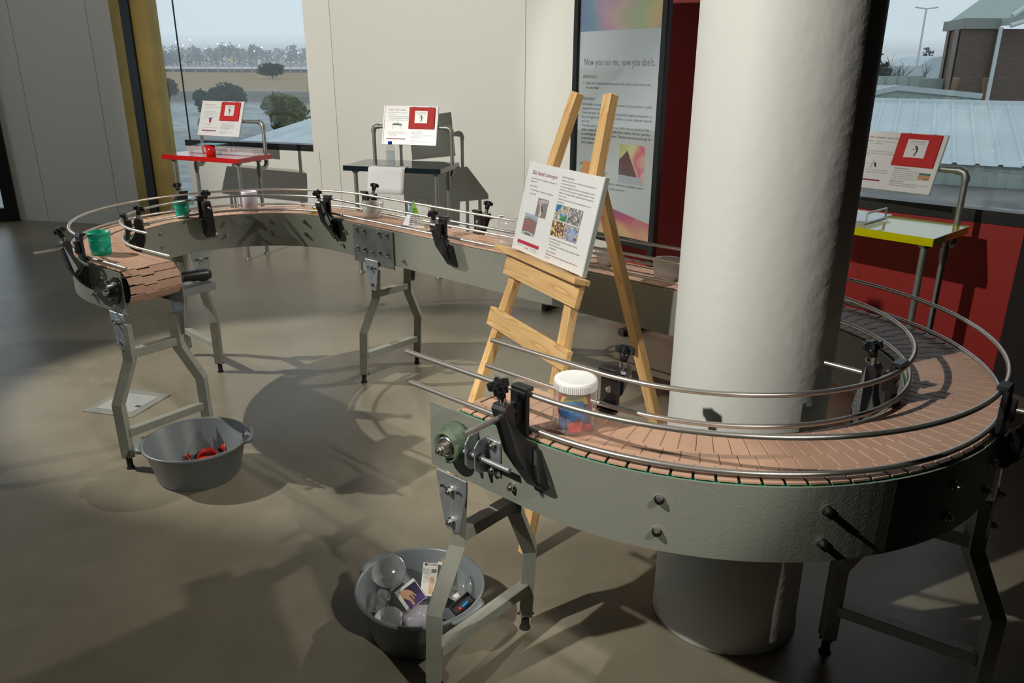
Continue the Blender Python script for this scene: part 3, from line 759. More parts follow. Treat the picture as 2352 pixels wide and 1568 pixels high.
for (x0, y0, x1, y1, nm, cs, sc) in [(-.005, -.012, .075, .041, 'photo_cartons', [(.05, .20, .55), (.55, .44, .32), (.68, .62, .54), (.06, .28, .12), (.42, .33, .25), (.72, .70, .66), (.60, .48, .35)], 150), (.078, -.012, .160, .041, 'photo_machines', [(.10, .10, .10), (.35, .36, .36), (.65, .66, .66), (.20, .20, .20), (.30, .30, .30)], 170),
                                     (-.005, -.067, .075, -.015, 'photo_loaves', [(.10, .05, .03), (.66, .45, .15), (.25, .14, .08), (.75, .57, .26), (.16, .09, .06)], 140), (.078, -.067, .160, -.015, 'photo_worker', [(.30, .40, .66), (.14, .11, .12), (.62, .36, .12), (.50, .54, .66), (.32, .30, .33)], 150)]:
    sheet(x0, y0, x1, y1, nm, spotty_mat(nm, cs, sc))
for k in range(5):      # pale loaves and cartons in the two left pictures
    MB().sphere((.004+k*.015, -.052+.004*cos(k*1.3), .0006), .0062, 10, Msg, (1, .75, .12)).obj('photo_loaf', mat('photo_loaf', (.74, .56, .24), .6) if k == 0 else bpy.data.materials['photo_loaf'], sg)
    flat([(.0+k*.014, .004+k*.005), (.011+k*.014, .007+k*.005), (.012+k*.014, .015+k*.005), (.001+k*.014, .012+k*.005)], Msg, .0012).obj('photo_carton', mat('photo_carton', (.50, .40, .30), .6) if k == 0 else bpy.data.materials['photo_carton'], sg)
flat([(-.002, .016), (.012, .018), (.030, .036), (.026, .040), (.004, .040), (.002, .028)], Msg, .0013).obj('photo_worker_blue', mat('photo_worker_blue', (.03, .17, .50), .6), sg)
flat([(.030, -.010), (.070, -.010), (.073, .008), (.050, .006)], Msg, .0013).obj('photo_green_belt', mat('photo_green_belt', (.04, .27, .11), .6), sg)
flat([(.115, -.062), (.135, -.060), (.142, -.040), (.132, -.022), (.124, -.020), (.118, -.034), (.108, -.045)], Msg, .0013).obj('photo_worker_pale', mat('photo_worker_pale', (.36, .45, .68), .6), sg)

# ---------------------------------------------------------------- pipe-framed tables
def pipe_table(name, label, FL, hd, w, d, zt, mtop, rim=None, group='pipe framed activity tables'):
    a = radians(hd); Mt = Matrix((V(cos(a), sin(a), 0), V(-sin(a), cos(a), 0), V(0, 0, 1))).transposed().to_4x4(); Mt.translation = FL
    t = thing('activity_table', label, 'table', Mt @ Matrix.Translation((w/2, d/2, 0)), group)
    MB().box((w/2, d/2, zt-.019), (w, d, .038), Mt).obj('tabletop', mtop, t, bevel=.0015)
    r = .0155
    def P(*p): return Mt @ V(*p)
    def flange(x, y, z): return MB().lathe([(0, 0), (.03, 0), (.03, .005), (.019, .010), (.019, .022), (0, .022)], 20, Matrix.Translation(P(x, y, z)))
    for x in (.075, w-.055):
        l = MB().cyl(P(x, .06, 0), P(x, .06, zt-.038), r, 14).obj('leg', m_pipe, t)
        flange(x, .06, 0).obj('floor_flange', m_pipe, l); MB().cyl(P(x, .06, zt-.055), P(x, .06, zt-.038), .026, 18).obj('top_flange', m_pipe, l)
        y0 = d-.115
        l = MB().cyl(P(x, y0, 0), P(x, y0, zt-.038), r, 14).obj('leg', m_pipe, t)
        flange(x, y0, 0).obj('floor_flange', m_pipe, l); MB().cyl(P(x, y0, zt-.055), P(x, y0, zt-.038), .026, 18).obj('top_flange', m_pipe, l); fl = MB().cyl(P(x, y0, zt-.16), P(x, y0, zt-.10), .021, 16)
        fl.tube([P(x, y0, zt-.10), P(x, y0+.03, zt-.115), P(x, y0+.07, zt-.115), P(x, d-.012, zt-.085), P(x, d-.012, zt-.05)], .0195, 12)
        fl.obj('pipe_fitting', m_pipe, l)
    zb = 1.112; yb = d-.012; xa, xb = .075, w-.055; q = .035
    fr = MB().tube([P(xa, yb, zt-.04), P(xa, yb, zb-q), P(xa+.010, yb, zb-.010), P(xa+q, yb, zb), P(xb-q, yb, zb), P(xb-.010, yb, zb-.010), P(xb, yb, zb-q), P(xb, yb, zt-.04)], r, 14)
    f = fr.obj('pipe_frame', m_pipe, t)
    for x, s in ((xa, 1), (xb, -1)):
        MB().tube([P(x, yb, zb-.050), P(x, yb, zb-.030), P(x+s*.009, yb, zb-.009), P(x+s*.030, yb, zb), P(x+s*.050, yb, zb)], .0205, 14).obj('elbow_fitting', m_pipe, f)
    return t, Mt, P
def table_sign(Mt, x, y, label, tilt=19, w=.455, h=.305):
    a = radians(tilt); R = Mt.to_3x3()
    e = R @ V(1, 0, 0); b = R @ V(0, 1, 0); u = V(0, 0, 1)*cos(a)+b*sin(a); n = e.cross(u)
    Mc = frame(Mt @ V(x, y, 1.118)+n*.034, e, n)
    t = sign_board('instruction_sign', label, Mc, w, h, .012)
    MB().box((0, 0, -.014), (.06, .05, .006), Mc).obj('pipe_clip', m_bolt, t)
    return t, Mc
FL1 = V(-2.985, 6.79, 0); tb1_, M1, P1 = pipe_table('t', 'red topped pipe table with galvanised legs beneath the left window', FL1, -22.8, .82, .42, .85, m_trd)
FL2 = V(-1.303, 6.098, 0); tb2_, M2, P2 = pipe_table('t', 'black topped pipe table with galvanised legs against the white wall', FL2, -14.4, .79, .45, .85, m_tbk)
a3 = radians(-47); FL3 = V(1.922, 3.528, 0)-V(cos(a3), sin(a3), 0)*.86; tb3_, M3, P3_ = pipe_table('t', 'yellow topped pipe table with galvanised legs before the red wall', FL3, -47, .86, .455, .85, m_tyl)

def bars(M, x, y, dy, ws, z=.0009, hgt=.0022):
    "print too small to read in the photograph"
    mb = MB()
    for i, w in enumerate(ws):
        k = x
        while k < x+w-.003:
            l = min(random.uniform(.004, .013), x+w-k); yy = y-i*dy
            mb.add([(k, yy, z), (k+l, yy, z), (k+l, yy+hgt, z), (k, yy+hgt, z)], [(0, 1, 2, 3)], False, M); k += l+.0022
    return mb
def sign_common(t, Mc, title, tw):
    printed(t, 'title_text', m_crimson, [(title, -.190, .114, .0165, tw)], Mc)
    rect(-.190, -.112, -.030, -.104, Mc, .0009).obj('red_bar', m_crimson, t)
    printed(t, 'footer_text', m_crimson, [('Sci-Ed', -.140, -.125, .008, .024)], Mc)
s1, K1 = table_sign(M1, .345, .42-.012, 'white sign titled drop the coin fixed above the red table', 22)
sign_common(s1, K1, 'Drop the coin', .118)
bars(K1, -.190, .095, .013, [.17, .06, 0, .125, .165, .10, .165, .13]).obj('small_print', m_greyink, s1)
bars(K1, -.175, -.055, .030, [.08, .15]).obj('small_print', m_greyink, s1)
bars(K1, .012, -.045, .0095, [.15, .15, .14, .15, .15, .10, 0, .07, .15, .06]).obj('small_print', m_greyink, s1)
flat([(-.128, -.002), (-.096, -.002), (-.102, -.040), (-.120, -.040)], K1, .0010).obj('mug_picture', mat('picture_red', (.5, .04, .10), .5), s1)
flat([(-.132, .004), (-.088, .004), (-.094, -.008), (-.126, -.008)], K1, .0012).obj('mug_picture', mat('picture_blue', (.06, .10, .45), .5), s1)
flip_card(K1, -.005, -.020, .198, .143, 'red flip card with white centre hanging on the sign above the red table')
s2, K2 = table_sign(M2, .400, .45-.012, 'white sign titled over the edge fixed above the black table', 17)
sign_common(s2, K2, 'Over the edge', .148)
bars(K2, -.190, .095, .013, [.16, .06]).obj('small_print', m_greyink, s2)
printed(s2, 'body_text', m_greyink, [('1.', -.194, .063, .0095)]+lines(['Place a sheet of paper on the table', 'with half of it hanging over the edge', 'and place the bottle of water on top.'], -.180, .063, .0135, .0095, widths=[.168, .170, .160])
    , K2)
printed(s2, 'question_text', m_greyink, [('?', -.197, -.060, .016)]+lines(['Can you remove the paper without', 'touching the bottle and without causing', 'the bottle to fall?'], -.180, -.057, .0135, .0095, widths=[.155, .172, .075]), K2)
bars(K2, .012, -.045, .0105, [.10, .10, .10, .17, .17, .10, 0, .06, .17, .04]).obj('small_print', m_greyink, s2)
tp = MB()
for poly in ([(-.150, .0), (-.060, -.004), (-.075, .012), (-.140, .014)], [(-.146, .0), (-.144, .0), (-.144, -.035), (-.146, -.035)], [(-.066, -.004), (-.064, -.004), (-.064, -.04), (-.066, -.04)], [(-.128, .0), (-.126, .0), (-.126, -.02), (-.128, -.02)], [(-.080, 0), (-.078, 0), (-.078, -.022), (-.080, -.022)], [(-.108, .004), (-.100, .004), (-.103, .026), (-.105, .026)]):
    tp.add([(x, y, .001) for x, y in poly], [tuple(range(len(poly)))], False, K2)
tp.obj('table_picture', mat('picture_dark_teal', (.05, .14, .13), .5), s2)
flip_card(K2, -.008, -.028, .205, .140, 'bright red flip card with frayed lower edge hanging on the sign above the black table')
s3, K3 = table_sign(M3, .455, .455-.012, 'white sign titled upside down words fixed above the yellow table', 24)
sign_common(s3, K3, 'Upside down words', .185)
printed(s3, 'body_text', m_greyink, [('Purpose of activity:', -.190, .097, .0075, .060, .0003), ('To investigate the refraction of light', -.127, .097, .0075, .115), ('through a cylindrical Perspex rod.', -.190, .085, .0075, .115), ('Instructions:', -.190, .061, .0085, .052, .0003), ('1.', -.190, .043, .0085)]
    + lines(['Look at the words and number on the', 'page through the Perspex rod by sliding', 'it up and down.'], -.176, .043, .0125, .0085, widths=[.165, .17, .062])
    + [('?', -.200, -.063, .017)] + lines(['Why are some words and numbers flipped', 'upside down through the rod and some', 'not?'], -.182, -.057, .0125, .0085, widths=[.178, .178, .022])
    + [('Real-life application:', .022, -.036, .0080, .078, .0003)] + lines(['A glass ball is sometimes used in', 'photography to create an interesting', 'effect. Consider the light passing', 'through it is flipped in the same way', 'and the image appears upside down.'], .022, -.047, .0105, .0080, widths=[.125]*5)
    + [('Science Concept:', .022, -.103, .0080, .066, .0003)], K3)
printed(s3, 'red_text', m_crimson, lines(['Light is refracted through a cylindrical rod so that', 'an image appears flipped through it.'], .022, -.114, .0105, .0080, widths=[.19, .135]), K3)
dg = MB()
for poly in ([(-.140, .0), (-.138, .0), (-.143, -.048), (-.145, -.048)], [(-.093, .0), (-.091, .0), (-.096, -.048), (-.098, -.048)], [(-.140, -.024), (-.095, -.024), (-.095, -.0232), (-.140, -.0232)], [(-.172, -.034), (-.166, -.028), (-.150, -.014), (-.146, -.018), (-.158, -.030), (-.166, -.040)], [(-.086, -.014), (-.078, -.014), (-.070, -.036), (-.077, -.040), (-.086, -.024)]):
    dg.add([(x, y, .001) for x, y in poly], [tuple(range(len(poly)))], False, K3)
dg.obj('rod_picture', m_ink, s3)
rect(.150, -.084, .205, -.048, K3, .0009).obj('photo', mat('picture_sand', (.62, .32, .16), .5), s3)
rect(.150, -.058, .205, -.048, K3, .0011).obj('photo', mat('picture_sea', (.03, .20, .15), .5), s3)
flat([(.176, -.074), (.184, -.080), (.196, -.078), (.188, -.074)], K3, .0012).obj('photo', mat('picture_shade', (.05, .22, .22), .5), s3)
flip_card(K3, .002, -.022, .206, .146, 'dark red flip card with white centre hanging on the sign above the yellow table')

# ---------------------------------------------------------------- things on the tables
Z = .85
p = at(485, 357, Z); 
mg = MB().lathe([(0, .001), (.036, .001), (.040, .006), (.0405, .092), (.038, .092), (.0375, .01), (0, .008)], 32, Matrix.Translation((p.x, p.y, Z)))
mg = mg.obj('mug', m_trd); tag(mg, 'small red mug on the red table with a blue card laid over it', 'mug')
hb_ = MB().tube([V(p.x-.038, p.y, Z+.075)+V(0, 0, 0), V(p.x-.06, p.y, Z+.075), V(p.x-.066, p.y, Z+.05), V(p.x-.06, p.y, Z+.022), V(p.x-.038, p.y, Z+.018)], .0045, 8)
h_ = hb_.obj('handle', m_trd, mg)
cd = MB().box((0, 0, .001), (.20, .13, .002), Matrix.Translation((p.x+.01, p.y+.02, Z+.0925)) @ Matrix.Rotation(radians(-22.8), 4, 'Z'))
tag(cd.obj('card', mat('light_blue_card', (.16, .52, .70), .5)), 'light blue card lying flat across the top of the red mug', 'card')
# clear acrylic gutter along the back of the red table
gt = MB()
for (a_, b_, c_, d_, e_, f_) in [(.10, .335, .0, .80, .340, .055), (.10, .21, .0, .80, .215, .055)]:
    gt.box(((a_+d_)/2, (b_+e_)/2, .8515+.0275), (d_-a_, .004, .055), M1)
gt.box((.45, .2725, .853), (.70, .13, .003), M1)
for x in (.10, .80): gt.box((x, .2725, .879), (.004, .13, .055), M1)
tag(gt.obj('acrylic_tray', clear('frosted_acrylic', (.98, .96, .95), .16, .12, 1.3)), 'long shallow clear acrylic tray on the back of the red table', 'tray')
# bottle and paper on the black table
p = at(898, 381, Z)
bt = thing('water_bottle', 'clear plastic water bottle with blue cap standing on paper on the black table', 'bottle', V(p.x, p.y, Z+.001))
Mb_ = Matrix.Translation((p.x, p.y, Z+.0012))
MB().lathe([(0, 0), (.029, 0), (.033, .006), (.033, .06), (.0315, .075), (.033, .09), (.033, .128), (.027, .150), (.015, .163), (.0135, .168), (.0135, .176), (0, .176)], 28, Mb_).obj('bottle_body', clear('bottle_plastic', (.95, .97, .98), .14, .05), bt)
MB().lathe([(0, .003), (.030, .003), (.0315, .008), (.0315, .112), (0, .112)], 24, Mb_).obj('water', clear('water', (.86, .91, .93), .05, .02), bt)
MB().lathe([(0, .160), (.0155, .160), (.0160, .178), (.0150, .182), (0, .182)], 24, Mb_).obj('cap', mat('blue_cap', (.0, .06, .55), .35), bt)
q0 = at(852, 381, Z); q1 = at(936, 384, Z)
inv2 = M2.inverted(); u0 = (inv2 @ q0).x; u1 = (inv2 @ q1).x
pp = MB(); prof = [(.085, Z+.0012), (.0, Z+.0013), (-.004, Z-.002), (-.007, Z-.012), (-.006, Z-.05), (-.008, Z-.10), (-.012, Z-.15), (-.02, Z-.20)]
vs = []; nn = 8
for j, (y, z) in enumerate(prof):
    for i in range(nn+1):
        f = i/nn; sk = (0.030*(1-j/ (len(prof)-1)))
        vs.append(M2 @ V(u0-.02+(u1-u0+.0)*f+sk, y-.0015+(.004*sin(f*pi)*(j/7.)), z+(.0 if j < 2 else 0)))
pp.add(vs, [(j*(nn+1)+i, j*(nn+1)+i+1, (j+1)*(nn+1)+i+1, (j+1)*(nn+1)+i) for j in range(len(prof)-1) for i in range(nn)], True)
po = pp.obj('paper_sheet', m_paper); md = po.modifiers.new('thickness', 'SOLIDIFY'); md.thickness = .0006; md.offset = 1
tag(po, 'blank white paper sheet hanging over the front edge of the black table', 'paper')
# perspex reader on the yellow table
pr = thing('acrylic_reader', 'clear acrylic sheet over a printed page with two raised rods on the yellow table', 'reader', M3 @ V(.33, .22, Z))
MB().box((.30, .215, Z+.0025), (.40, .26, .002), M3).obj('page', m_paper, pr)
MB().box((.30, .215, Z+.020), (.44, .30, .005), M3).obj('acrylic_sheet', clear('reader_acrylic', (.95, .97, .97), .06, .04), pr)
for x in (.14, .50):
    hd = MB().tube([M3 @ V(x, .10, Z+.022), M3 @ V(x, .10, Z+.050), M3 @ V(x, .105, Z+.056), M3 @ V(x, .325, Z+.056), M3 @ V(x, .33, Z+.050), M3 @ V(x, .33, Z+.022)], .0055, 10)
    hd.obj('rod', mat('pale_acrylic_rod', (.72, .76, .76), .12), pr)
for x in (.1, .5):
    for y in (.075, .355): MB().cyl(M3 @ V(x, y, Z+.001), M3 @ V(x, y, Z+.018), .006, 10).obj('standoff', m_clear, pr)
pgm = MB()
for i in range(5): x_ = .13; b_ = bars(M3, .14, .31-i*.045, 1, [.30], Z+.0035, .012); pgm.add(b_.v, b_.f)
pgm.obj('page_print', m_greyink, pr)

# ---------------------------------------------------------------- poster stand
PA = V(.405, 5.30, 0); HPo = -49.0; pe = V(cos(radians(HPo)), sin(radians(HPo)), 0); pbk = V(-sin(radians(HPo)), cos(radians(HPo)), 0)
Mp = frame(PA, pe, V(0, 0, 1)) ; Mp = Matrix((pe, V(0, 0, 1), -pbk)).transposed().to_4x4(); Mp.translation = PA   # x right, y up, z to the viewer
pst = thing('poster_stand', 'tall black framed glossy poster panel reading now you see me, behind the easel', 'poster', PA+pe*.345)
PWd = .70; PB = .545; PT = 2.02
for x in (.0, PWd): MB().box((x, (PT)/2+.02, 0), (.045, PT-.04+.04, .045), Mp).obj('post', m_black, pst, bevel=.006)
for y in (PB-.02, PT-.0): MB().box((PWd/2, y, 0), (PWd-.04, .045, .035), Mp).obj('frame_rail', m_black, pst, bevel=.002)
for x in (0., PWd): MB().box((x, .02, 0), (.05, .04, .50), Mp).obj('foot', m_black, pst, bevel=.004)
xa, xb = .028, PWd-.028
m_poster = mat('poster_print_ground', (.66, .70, .70), .16, coat=.6)
MB().box((PWd/2, (PB+PT)/2, 0), (xb-xa, PT-PB-.02, .008), Mp).obj('poster_panel', m_poster, pst)
def ptz(px, py):
    q = atw(PA, HPo, px, py); return (Mp.inverted() @ q)
yb_top = (ptz(1335, 73).y+ptz(1512, 68).y)/2
Mq = Mp @ Matrix.Translation((0, 0, .0048))
rb1 = [(0, (.05, .12, .35)), (.22, (.10, .28, .40)), (.36, (.55, .25, .42)), (.5, (.75, .45, .38)), (.62, (.45, .62, .12)), (.78, (.85, .60, .05)), (1, (.75, .20, .06))]
rb2 = [(0, (.10, .45, .12)), (.25, (.62, .62, .22)), (.42, (.80, .45, .22)), (.58, (.62, .08, .18)), (.75, (.30, .03, .25)), (1, (.05, .05, .28))]
def poster_part(nm, poly, m, z):
    "its own frame with x along the poster so the printed colours run across it"
    mb = MB().add([(p[0], p[1], 0) for p in poly], [tuple(range(len(poly)))])
    o = mb.obj(nm, m); o.parent = pst; o.matrix_parent_inverse = INV[pst.name]; o.matrix_basis = Mq @ Matrix.Translation((0, 0, z)); return o
poster_part('rainbow_band', [(xa, yb_top), (xb, yb_top+.01), (xb, PT-.03), (xa, PT-.03)], rainbow_mat('rainbow_print_upper', rb1, 0, 1.15, .05, 3.0, .5), 0)
l1 = ptz(1376, 478); l2 = ptz(1481, 513)
yl = l2.y+.0; yl0 = PB+.30
poster_part('rainbow_band', [(xa, PB+.01), (xb, PB+.01), (xb, l2.y), (xa, l2.y+.115)], rainbow_mat('rainbow_print_lower', rb2, 1, 1.5, -.45, 3.2, .9), 0)
m_pt = mat('poster_text_ink', (.05, .05, .055), .4)
W_ = xb-xa-.07; xt = xa+.045
def yy(px, py): return ptz(px, py).y
printed(pst, 'title_text', m_pt, [("Now you see me, now you don't...", xt-.005, yy(1345, 150), .062, .58)], Mq)
bt_ = ['look closely at the sticker that forms this screen. Do you see that it is perfo-', 'rated and therefore partly see-through?', 'If you look from the one side you see the printed graphics, because it re-', 'flects the light to your eye. The bright colours are more easily seen than the', 'dark holes.',
       'From the other side the graphics are not visible because the back of the', 'sticker is black. Black absorbs more light than it reflects and your eye focus-', 'es on the light shining through the holes. Therefore you can see through the', 'screen from the one side only.', 'This is called contravision.']
yI = yy(1340, 179)
y0b = yy(1345, 241); dyb = (y0b-yy(1335, 318))/8.
printed(pst, 'instructions_text', m_pt, [('INSTRUCTIONS', xt-.01, yI, .024, .115), ('1.', xt-.01, yy(1340, 193), .022), ('If you and a friend stand on opposite sides of this screen, can you see', xt+.018, yy(1345, 193), .022, .525), ('the same thing?', xt+.018, yy(1345, 203), .022, .11)], Mq)
printed(pst, 'explanation_text', m_pt, [('EXPLANATION', xt-.01, yy(1345, 229), .024, .105)] + lines(bt_, xt-.01, y0b, dyb, .023, widths=[.575, .28, .575, .58, .075, .56, .575, .58, .23, .20]), Mq)
printed(pst, 'application_text', m_pt, [('REAL LIFE APPLICATION', xt-.01, yy(1335, 377), .024, .19)] + lines(['These contravision stickers are', 'often used on shop fronts and', 'company vehicles.  Stickers applied to windows to display a name', 'can simultaneously hide the interior.'], xt-.01, yy(1335, 392), .031, .022, widths=[.24, .23, .54, .40]), Mq)
xi = .40; yi1 = yy(1420, 330); yi0 = yi1-.235
poster_part('poster_photo', [(xi, yi0), (xi+.205, yi0), (xi+.205, yi1), (xi, yi1)], rainbow_mat('photo_blur', [(0, (.55, .60, .20)), (.35, (.78, .75, .40)), (.55, (.80, .15, .25)), (.75, (.82, .65, .45)), (1, (.40, .55, .25))], 0, 3.5, -1.4, 6, .9), .0004)
poster_part('poster_photo', [(xi, yi0+.05), (xi+.15, yi0+.045), (xi+.065, yi0+.20), (xi, yi0+.14)], mat('photo_maroon_mesh', (.13, .03, .035), .5), .0008)
poster_part('poster_photo', [(xi, yi0), (xi+.205, yi0), (xi+.17, yi0+.045), (xi, yi0+.05)], mat('photo_pale_mesh', (.50, .52, .60), .5), .0008)
MB().box((PWd/2, (PB+PT)/2, .0095), (xb-xa, PT-PB-.02, .003), Mp).obj('glass_sheet', clear('poster_glass', (.97, .98, .98), .03, .03, 1.4), pst)

# ---------------------------------------------------------------- wall socket panel, floor box
q = atw((PS.x, PS.y), HBx, 965, 472); a = radians(HBx); Mw = Matrix((V(cos(a), sin(a), 0), V(0, 0, 1), V(sin(a), -cos(a), 0))).transposed().to_4x4(); Mw.translation = q
sk = thing('socket_panel', 'white wall socket panel low on the wall beneath the black table', 'socket', q)
MB().box((0, -.02, .006), (.19, .16, .012), Mw).obj('cover', m_white, sk, bevel=.002)
for x in (.035, .065):
    for dx, dy in ((0, .012), (-.009, -.006), (.009, -.006)): MB().cyl(Mw @ V(x+dx*.9, -.045+dy, .012), Mw @ V(x+dx*.9, -.045+dy, .0125), .0035, 8).obj('socket_hole', m_ink, sk)
c_ = [at(202, 937, 0), at(315, 952, 0), at(387, 914, 0), at(268, 900, 0)]
cc = (c_[0]+c_[1]+c_[2]+c_[3])/4; ex_ = (c_[1]-c_[0]).normalized(); 
Mf = frame((cc.x, cc.y, 0), ex_, (0, 0, 1))
fb = thing('floor_box', 'square metal floor outlet box lid set into the concrete beneath the conveyor tail', 'floor box', V(cc.x, cc.y, 0))
lw = (c_[1]-c_[0]).length; lh = (c_[3]-c_[0]).length
MB().box((0, 0, .002), (lw, lh+.08, .004), Mf).obj('frame', mat('floor_box_frame', (.33, .34, .31), .4, .3), fb)
MB().box((0, 0, .0045), (lw*.72, (lh+.08)*.68, .002), Mf).obj('lid', mat('floor_box_lid', (.50, .52, .50), .4, .3), fb)
for sx in (-1, 1): MB().box((sx*lw*.30, -sx*.03, .0058), (.026, .018, .001), Mf).obj('finger_hole', m_ink, fb)

# ============================================================ THINGS ON THE BELT
TB = .8315
def lathe_thing(name, label, cat, px, py, prof, m, dy=0., group=None, z=TB, n=36):
    p = at(px, py, z); d = V(p.x, p.y, 0).normalized()*dy
    M = Matrix.Translation((p.x+d.x, p.y+d.y, z)); o = MB().lathe(prof, n, M)
    return o, M
def cup(px, py, r0, r1, h, label, m, dy, group=None):
    o, M = lathe_thing('', '', '', px, py, [(0, .004), (r0-.003, .004), (r1-.003, h), (r1-.0005, h+.001), (r1+.001, h-.001), (r1+.0015, h-.008), (r1-.001, h-.010), (r1-.002, h-.03), (r1-.0005, h-.032), (r1-.0025, h-.036), (r0+.002, .022), (r0+.0035, .020), (r0+.001, .016), (r0, .001), (0, 0)], m, dy)
    ob = o.obj('cup', m); tag(ob, label, 'cup', group); return ob
cup(235, 588, .039, .0445, .094, 'jade green ribbed plastic cup standing at the near end bend of the belt', m_teal, .045)
cup(421, 503, .031, .037, .086, 'jade green cup half hidden behind a black guide bracket on the far bend', m_teal, .035)
o, M = lathe_thing('', '', '', 577, 489, [(0, .004), (.036, .004), (.039, .106), (.041, .107), (.0415, .102), (.038, .002), (0, 0)], m_lav, .062)
o = o.obj('mug', m_lav); tag(o, 'pale lavender plastic mug with square handle at the back of the far bend', 'mug')
c0 = M.translation
MB().tube([c0+V(-.038, 0, .078), c0+V(-.058, -.012, .078), c0+V(-.064, -.015, .072), c0+V(-.062, -.015, .022), c0+V(-.056, -.012, .016), c0+V(-.036, 0, .016)], .0035, 8).obj('handle', m_lav, o)
def tub(px, py, r, h, label, dy, group='open clear food tubs on the belt'):
    o, M = lathe_thing('', '', '', px, py, [(0, .003), (r*.74, .003), (r*.80, .010), (r*.93, h), (r*1.02, h+.001), (r*1.02, h-.004), (r*.95, h-.005), (r*.93, h-.014), (r*.96, h-.015), (r*.82, .008), (r*.76, 0), (0, 0)], m_milky, dy)
    o = o.obj('plastic_tub', m_milky); tag(o, label, 'tub', group); return M
M = tub(857, 502, .060, .076, 'open milky plastic tub on the belt just left of the green and blue pyramid', .05)
MB().box((0, 0, 0), (.014, .02, .003), Matrix.Translation(M.translation+V(-.066, 0, .066))).obj('tab', m_milky, bpy.data.objects['plastic_tub'], world=False)
tub(1395, 612, .052, .055, 'small open milky tub on the belt peeking out behind the easel leg', .05)
tub(1532, 647, .060, .072, 'wide open milky tub on the belt against the left edge of the column', .05)
def jar(px, py, r, h, dy, label, m):
    p = at(px, py, TB); d = V(p.x, p.y, 0).normalized()*dy; c0 = V(p.x+d.x, p.y+d.y, TB)
    t = thing('plastic_jar', label, 'jar', c0); Mj = Matrix.Translation(c0)
    MB().lathe([(0, 0), (r*.86, 0), (r*.97, .004), (r, .012), (r*1.0, h-.030), (r*.97, h-.022), (r*.88, h-.016), (r*.88, h-.012), (r*.905, h-.0105), (r*.88, h-.009), (r*.905, h-.006), (r*.88, h-.004), (r*.88, h)], 40, Mj).obj('jar_body', m, t)
    return t, c0, Mj
jar(1168, 565, .047, .122, .045, 'empty clear jar without lid on the belt beside the instruction sign', clear('jar_clear', (.95, .95, .95), .22, .1))
jt, jc, Mj = jar(1318, 1000, .0485, .118, .040, 'clear jar with ribbed white lid full of coloured blocks on the near belt', clear('jar_plastic', (.95, .94, .95), .12, .08, 1.8))
lid = MB().lathe([(0, .098), (.046, .098), (.0475, .099), (.0475, .1165), (.0472, .1190), (.0458, .1208), (.0450, .1212), (.0385, .1214), (.0378, .1213), (.0372, .1204), (.0365, .1202), (0, .1202)], 72, Mj)
for k in range(72):
    a = 2*pi*k/72; lid.box((0, 0, 0), (.0014, .0022, .016), Matrix.Translation(jc+V(.0478*cos(a), .0478*sin(a), .1075)) @ Matrix.Rotation(a, 4, 'Z'))
lid.obj('lid', m_white, jt)
mb_r = mat('red_block', (.66, .04, .035), .45); mb_b = mat('blue_block', (.0, .20, .55), .45); mb_y = mat('yellow_block', (.75, .62, .02), .45)
def blk(x, y, z, d, rz, rx, m, nm, lab, shape='box', par=None):
    Mk = Matrix.Translation(jc+V(x, y, z)) @ Matrix.Rotation(radians(rz), 4, 'Z') @ Matrix.Rotation(radians(rx), 4, 'X')
    if shape == 'box': b = MB().box((0, 0, 0), d, Mk)
    elif shape == 'arch':
        pl = [(d[0]/2*cos(a), d[2]*sin(a)) for a in [pi*i/12 for i in range(13)]]
        b = MB().prism(pl, -d[1]/2, d[1]/2, Mk @ Matrix.Rotation(pi/2, 4, 'X'))
    elif shape == 'star':
        pl = [((d[0]/2 if i % 2 == 0 else d[0]/4)*cos(2*pi*i/10+.3), (d[0]/2 if i % 2 == 0 else d[0]/4)*sin(2*pi*i/10+.3)) for i in range(10)]
        b = MB().prism(pl, -d[1]/2, d[1]/2, Mk @ Matrix.Rotation(pi/2, 4, 'X'))
    else:
        pl = [(-d[0]/2, -d[2]/2), (d[0]/2, -d[2]/2), (0, d[2]/2)]
        b = MB().prism(pl, -d[1]/2, d[1]/2, Mk @ Matrix.Rotation(pi/2, 4, 'X'))
    tag(b.obj(nm, m, None, bevel=.001), lab, 'block', 'coloured blocks inside the lidded jar')
blk(-.001, -.032, .017, (.028, .012, .024), 8, -6, mb_r, 'toy_block', 'bright red square block at the bottom front of the lidded jar')
blk(.025, -.022, .012, (.018, .014, .012), -12, 0, mb_r, 'toy_block', 'low red block to the right of the red square in the lidded jar')
blk(-.008, -.018, .050, (.050, .012, .042), 4, 6, mb_b, 'toy_block', 'bright blue rectangular block filling the middle of the lidded jar')
blk(-.010, -.031, .040, (.034, .008, .03), 10, 0, mb_b, 'toy_block', 'blue star block leaning on the blue rectangle in the jar', 'star')
blk(-.002, -.010, .064, (.062, .012, .028), 6, 10, mb_y, 'toy_block', 'yellow half round block near the top of the lidded jar', 'arch')
blk(.028, -.006, .060, (.010, .012, .055), 0, 12, mat('dull_red_block', (.33, .05, .06), .5), 'toy_block', 'dull red stick block on the right side inside the jar')
blk(-.030, .006, .060, (.012, .016, .050), 0, -8, mb_r, 'toy_block', 'red block standing at the left back inside the jar')
blk(.016, .016, .034, (.030, .014, .050), 20, 0, mat('navy_block', (.04, .09, .22), .5), 'toy_block', 'dark navy block at the right back inside the jar')
blk(.030, .018, .030, (.014, .016, .050), 30, 0, mat('plum_block', (.20, .05, .10), .5), 'toy_block', 'plum coloured block at the far right back inside the jar')
blk(-.026, -.016, .022, (.016, .012, .036), -30, 0, mat('dark_blue_block', (.02, .10, .30), .5), 'toy_block', 'dark blue block low at the left inside the jar')
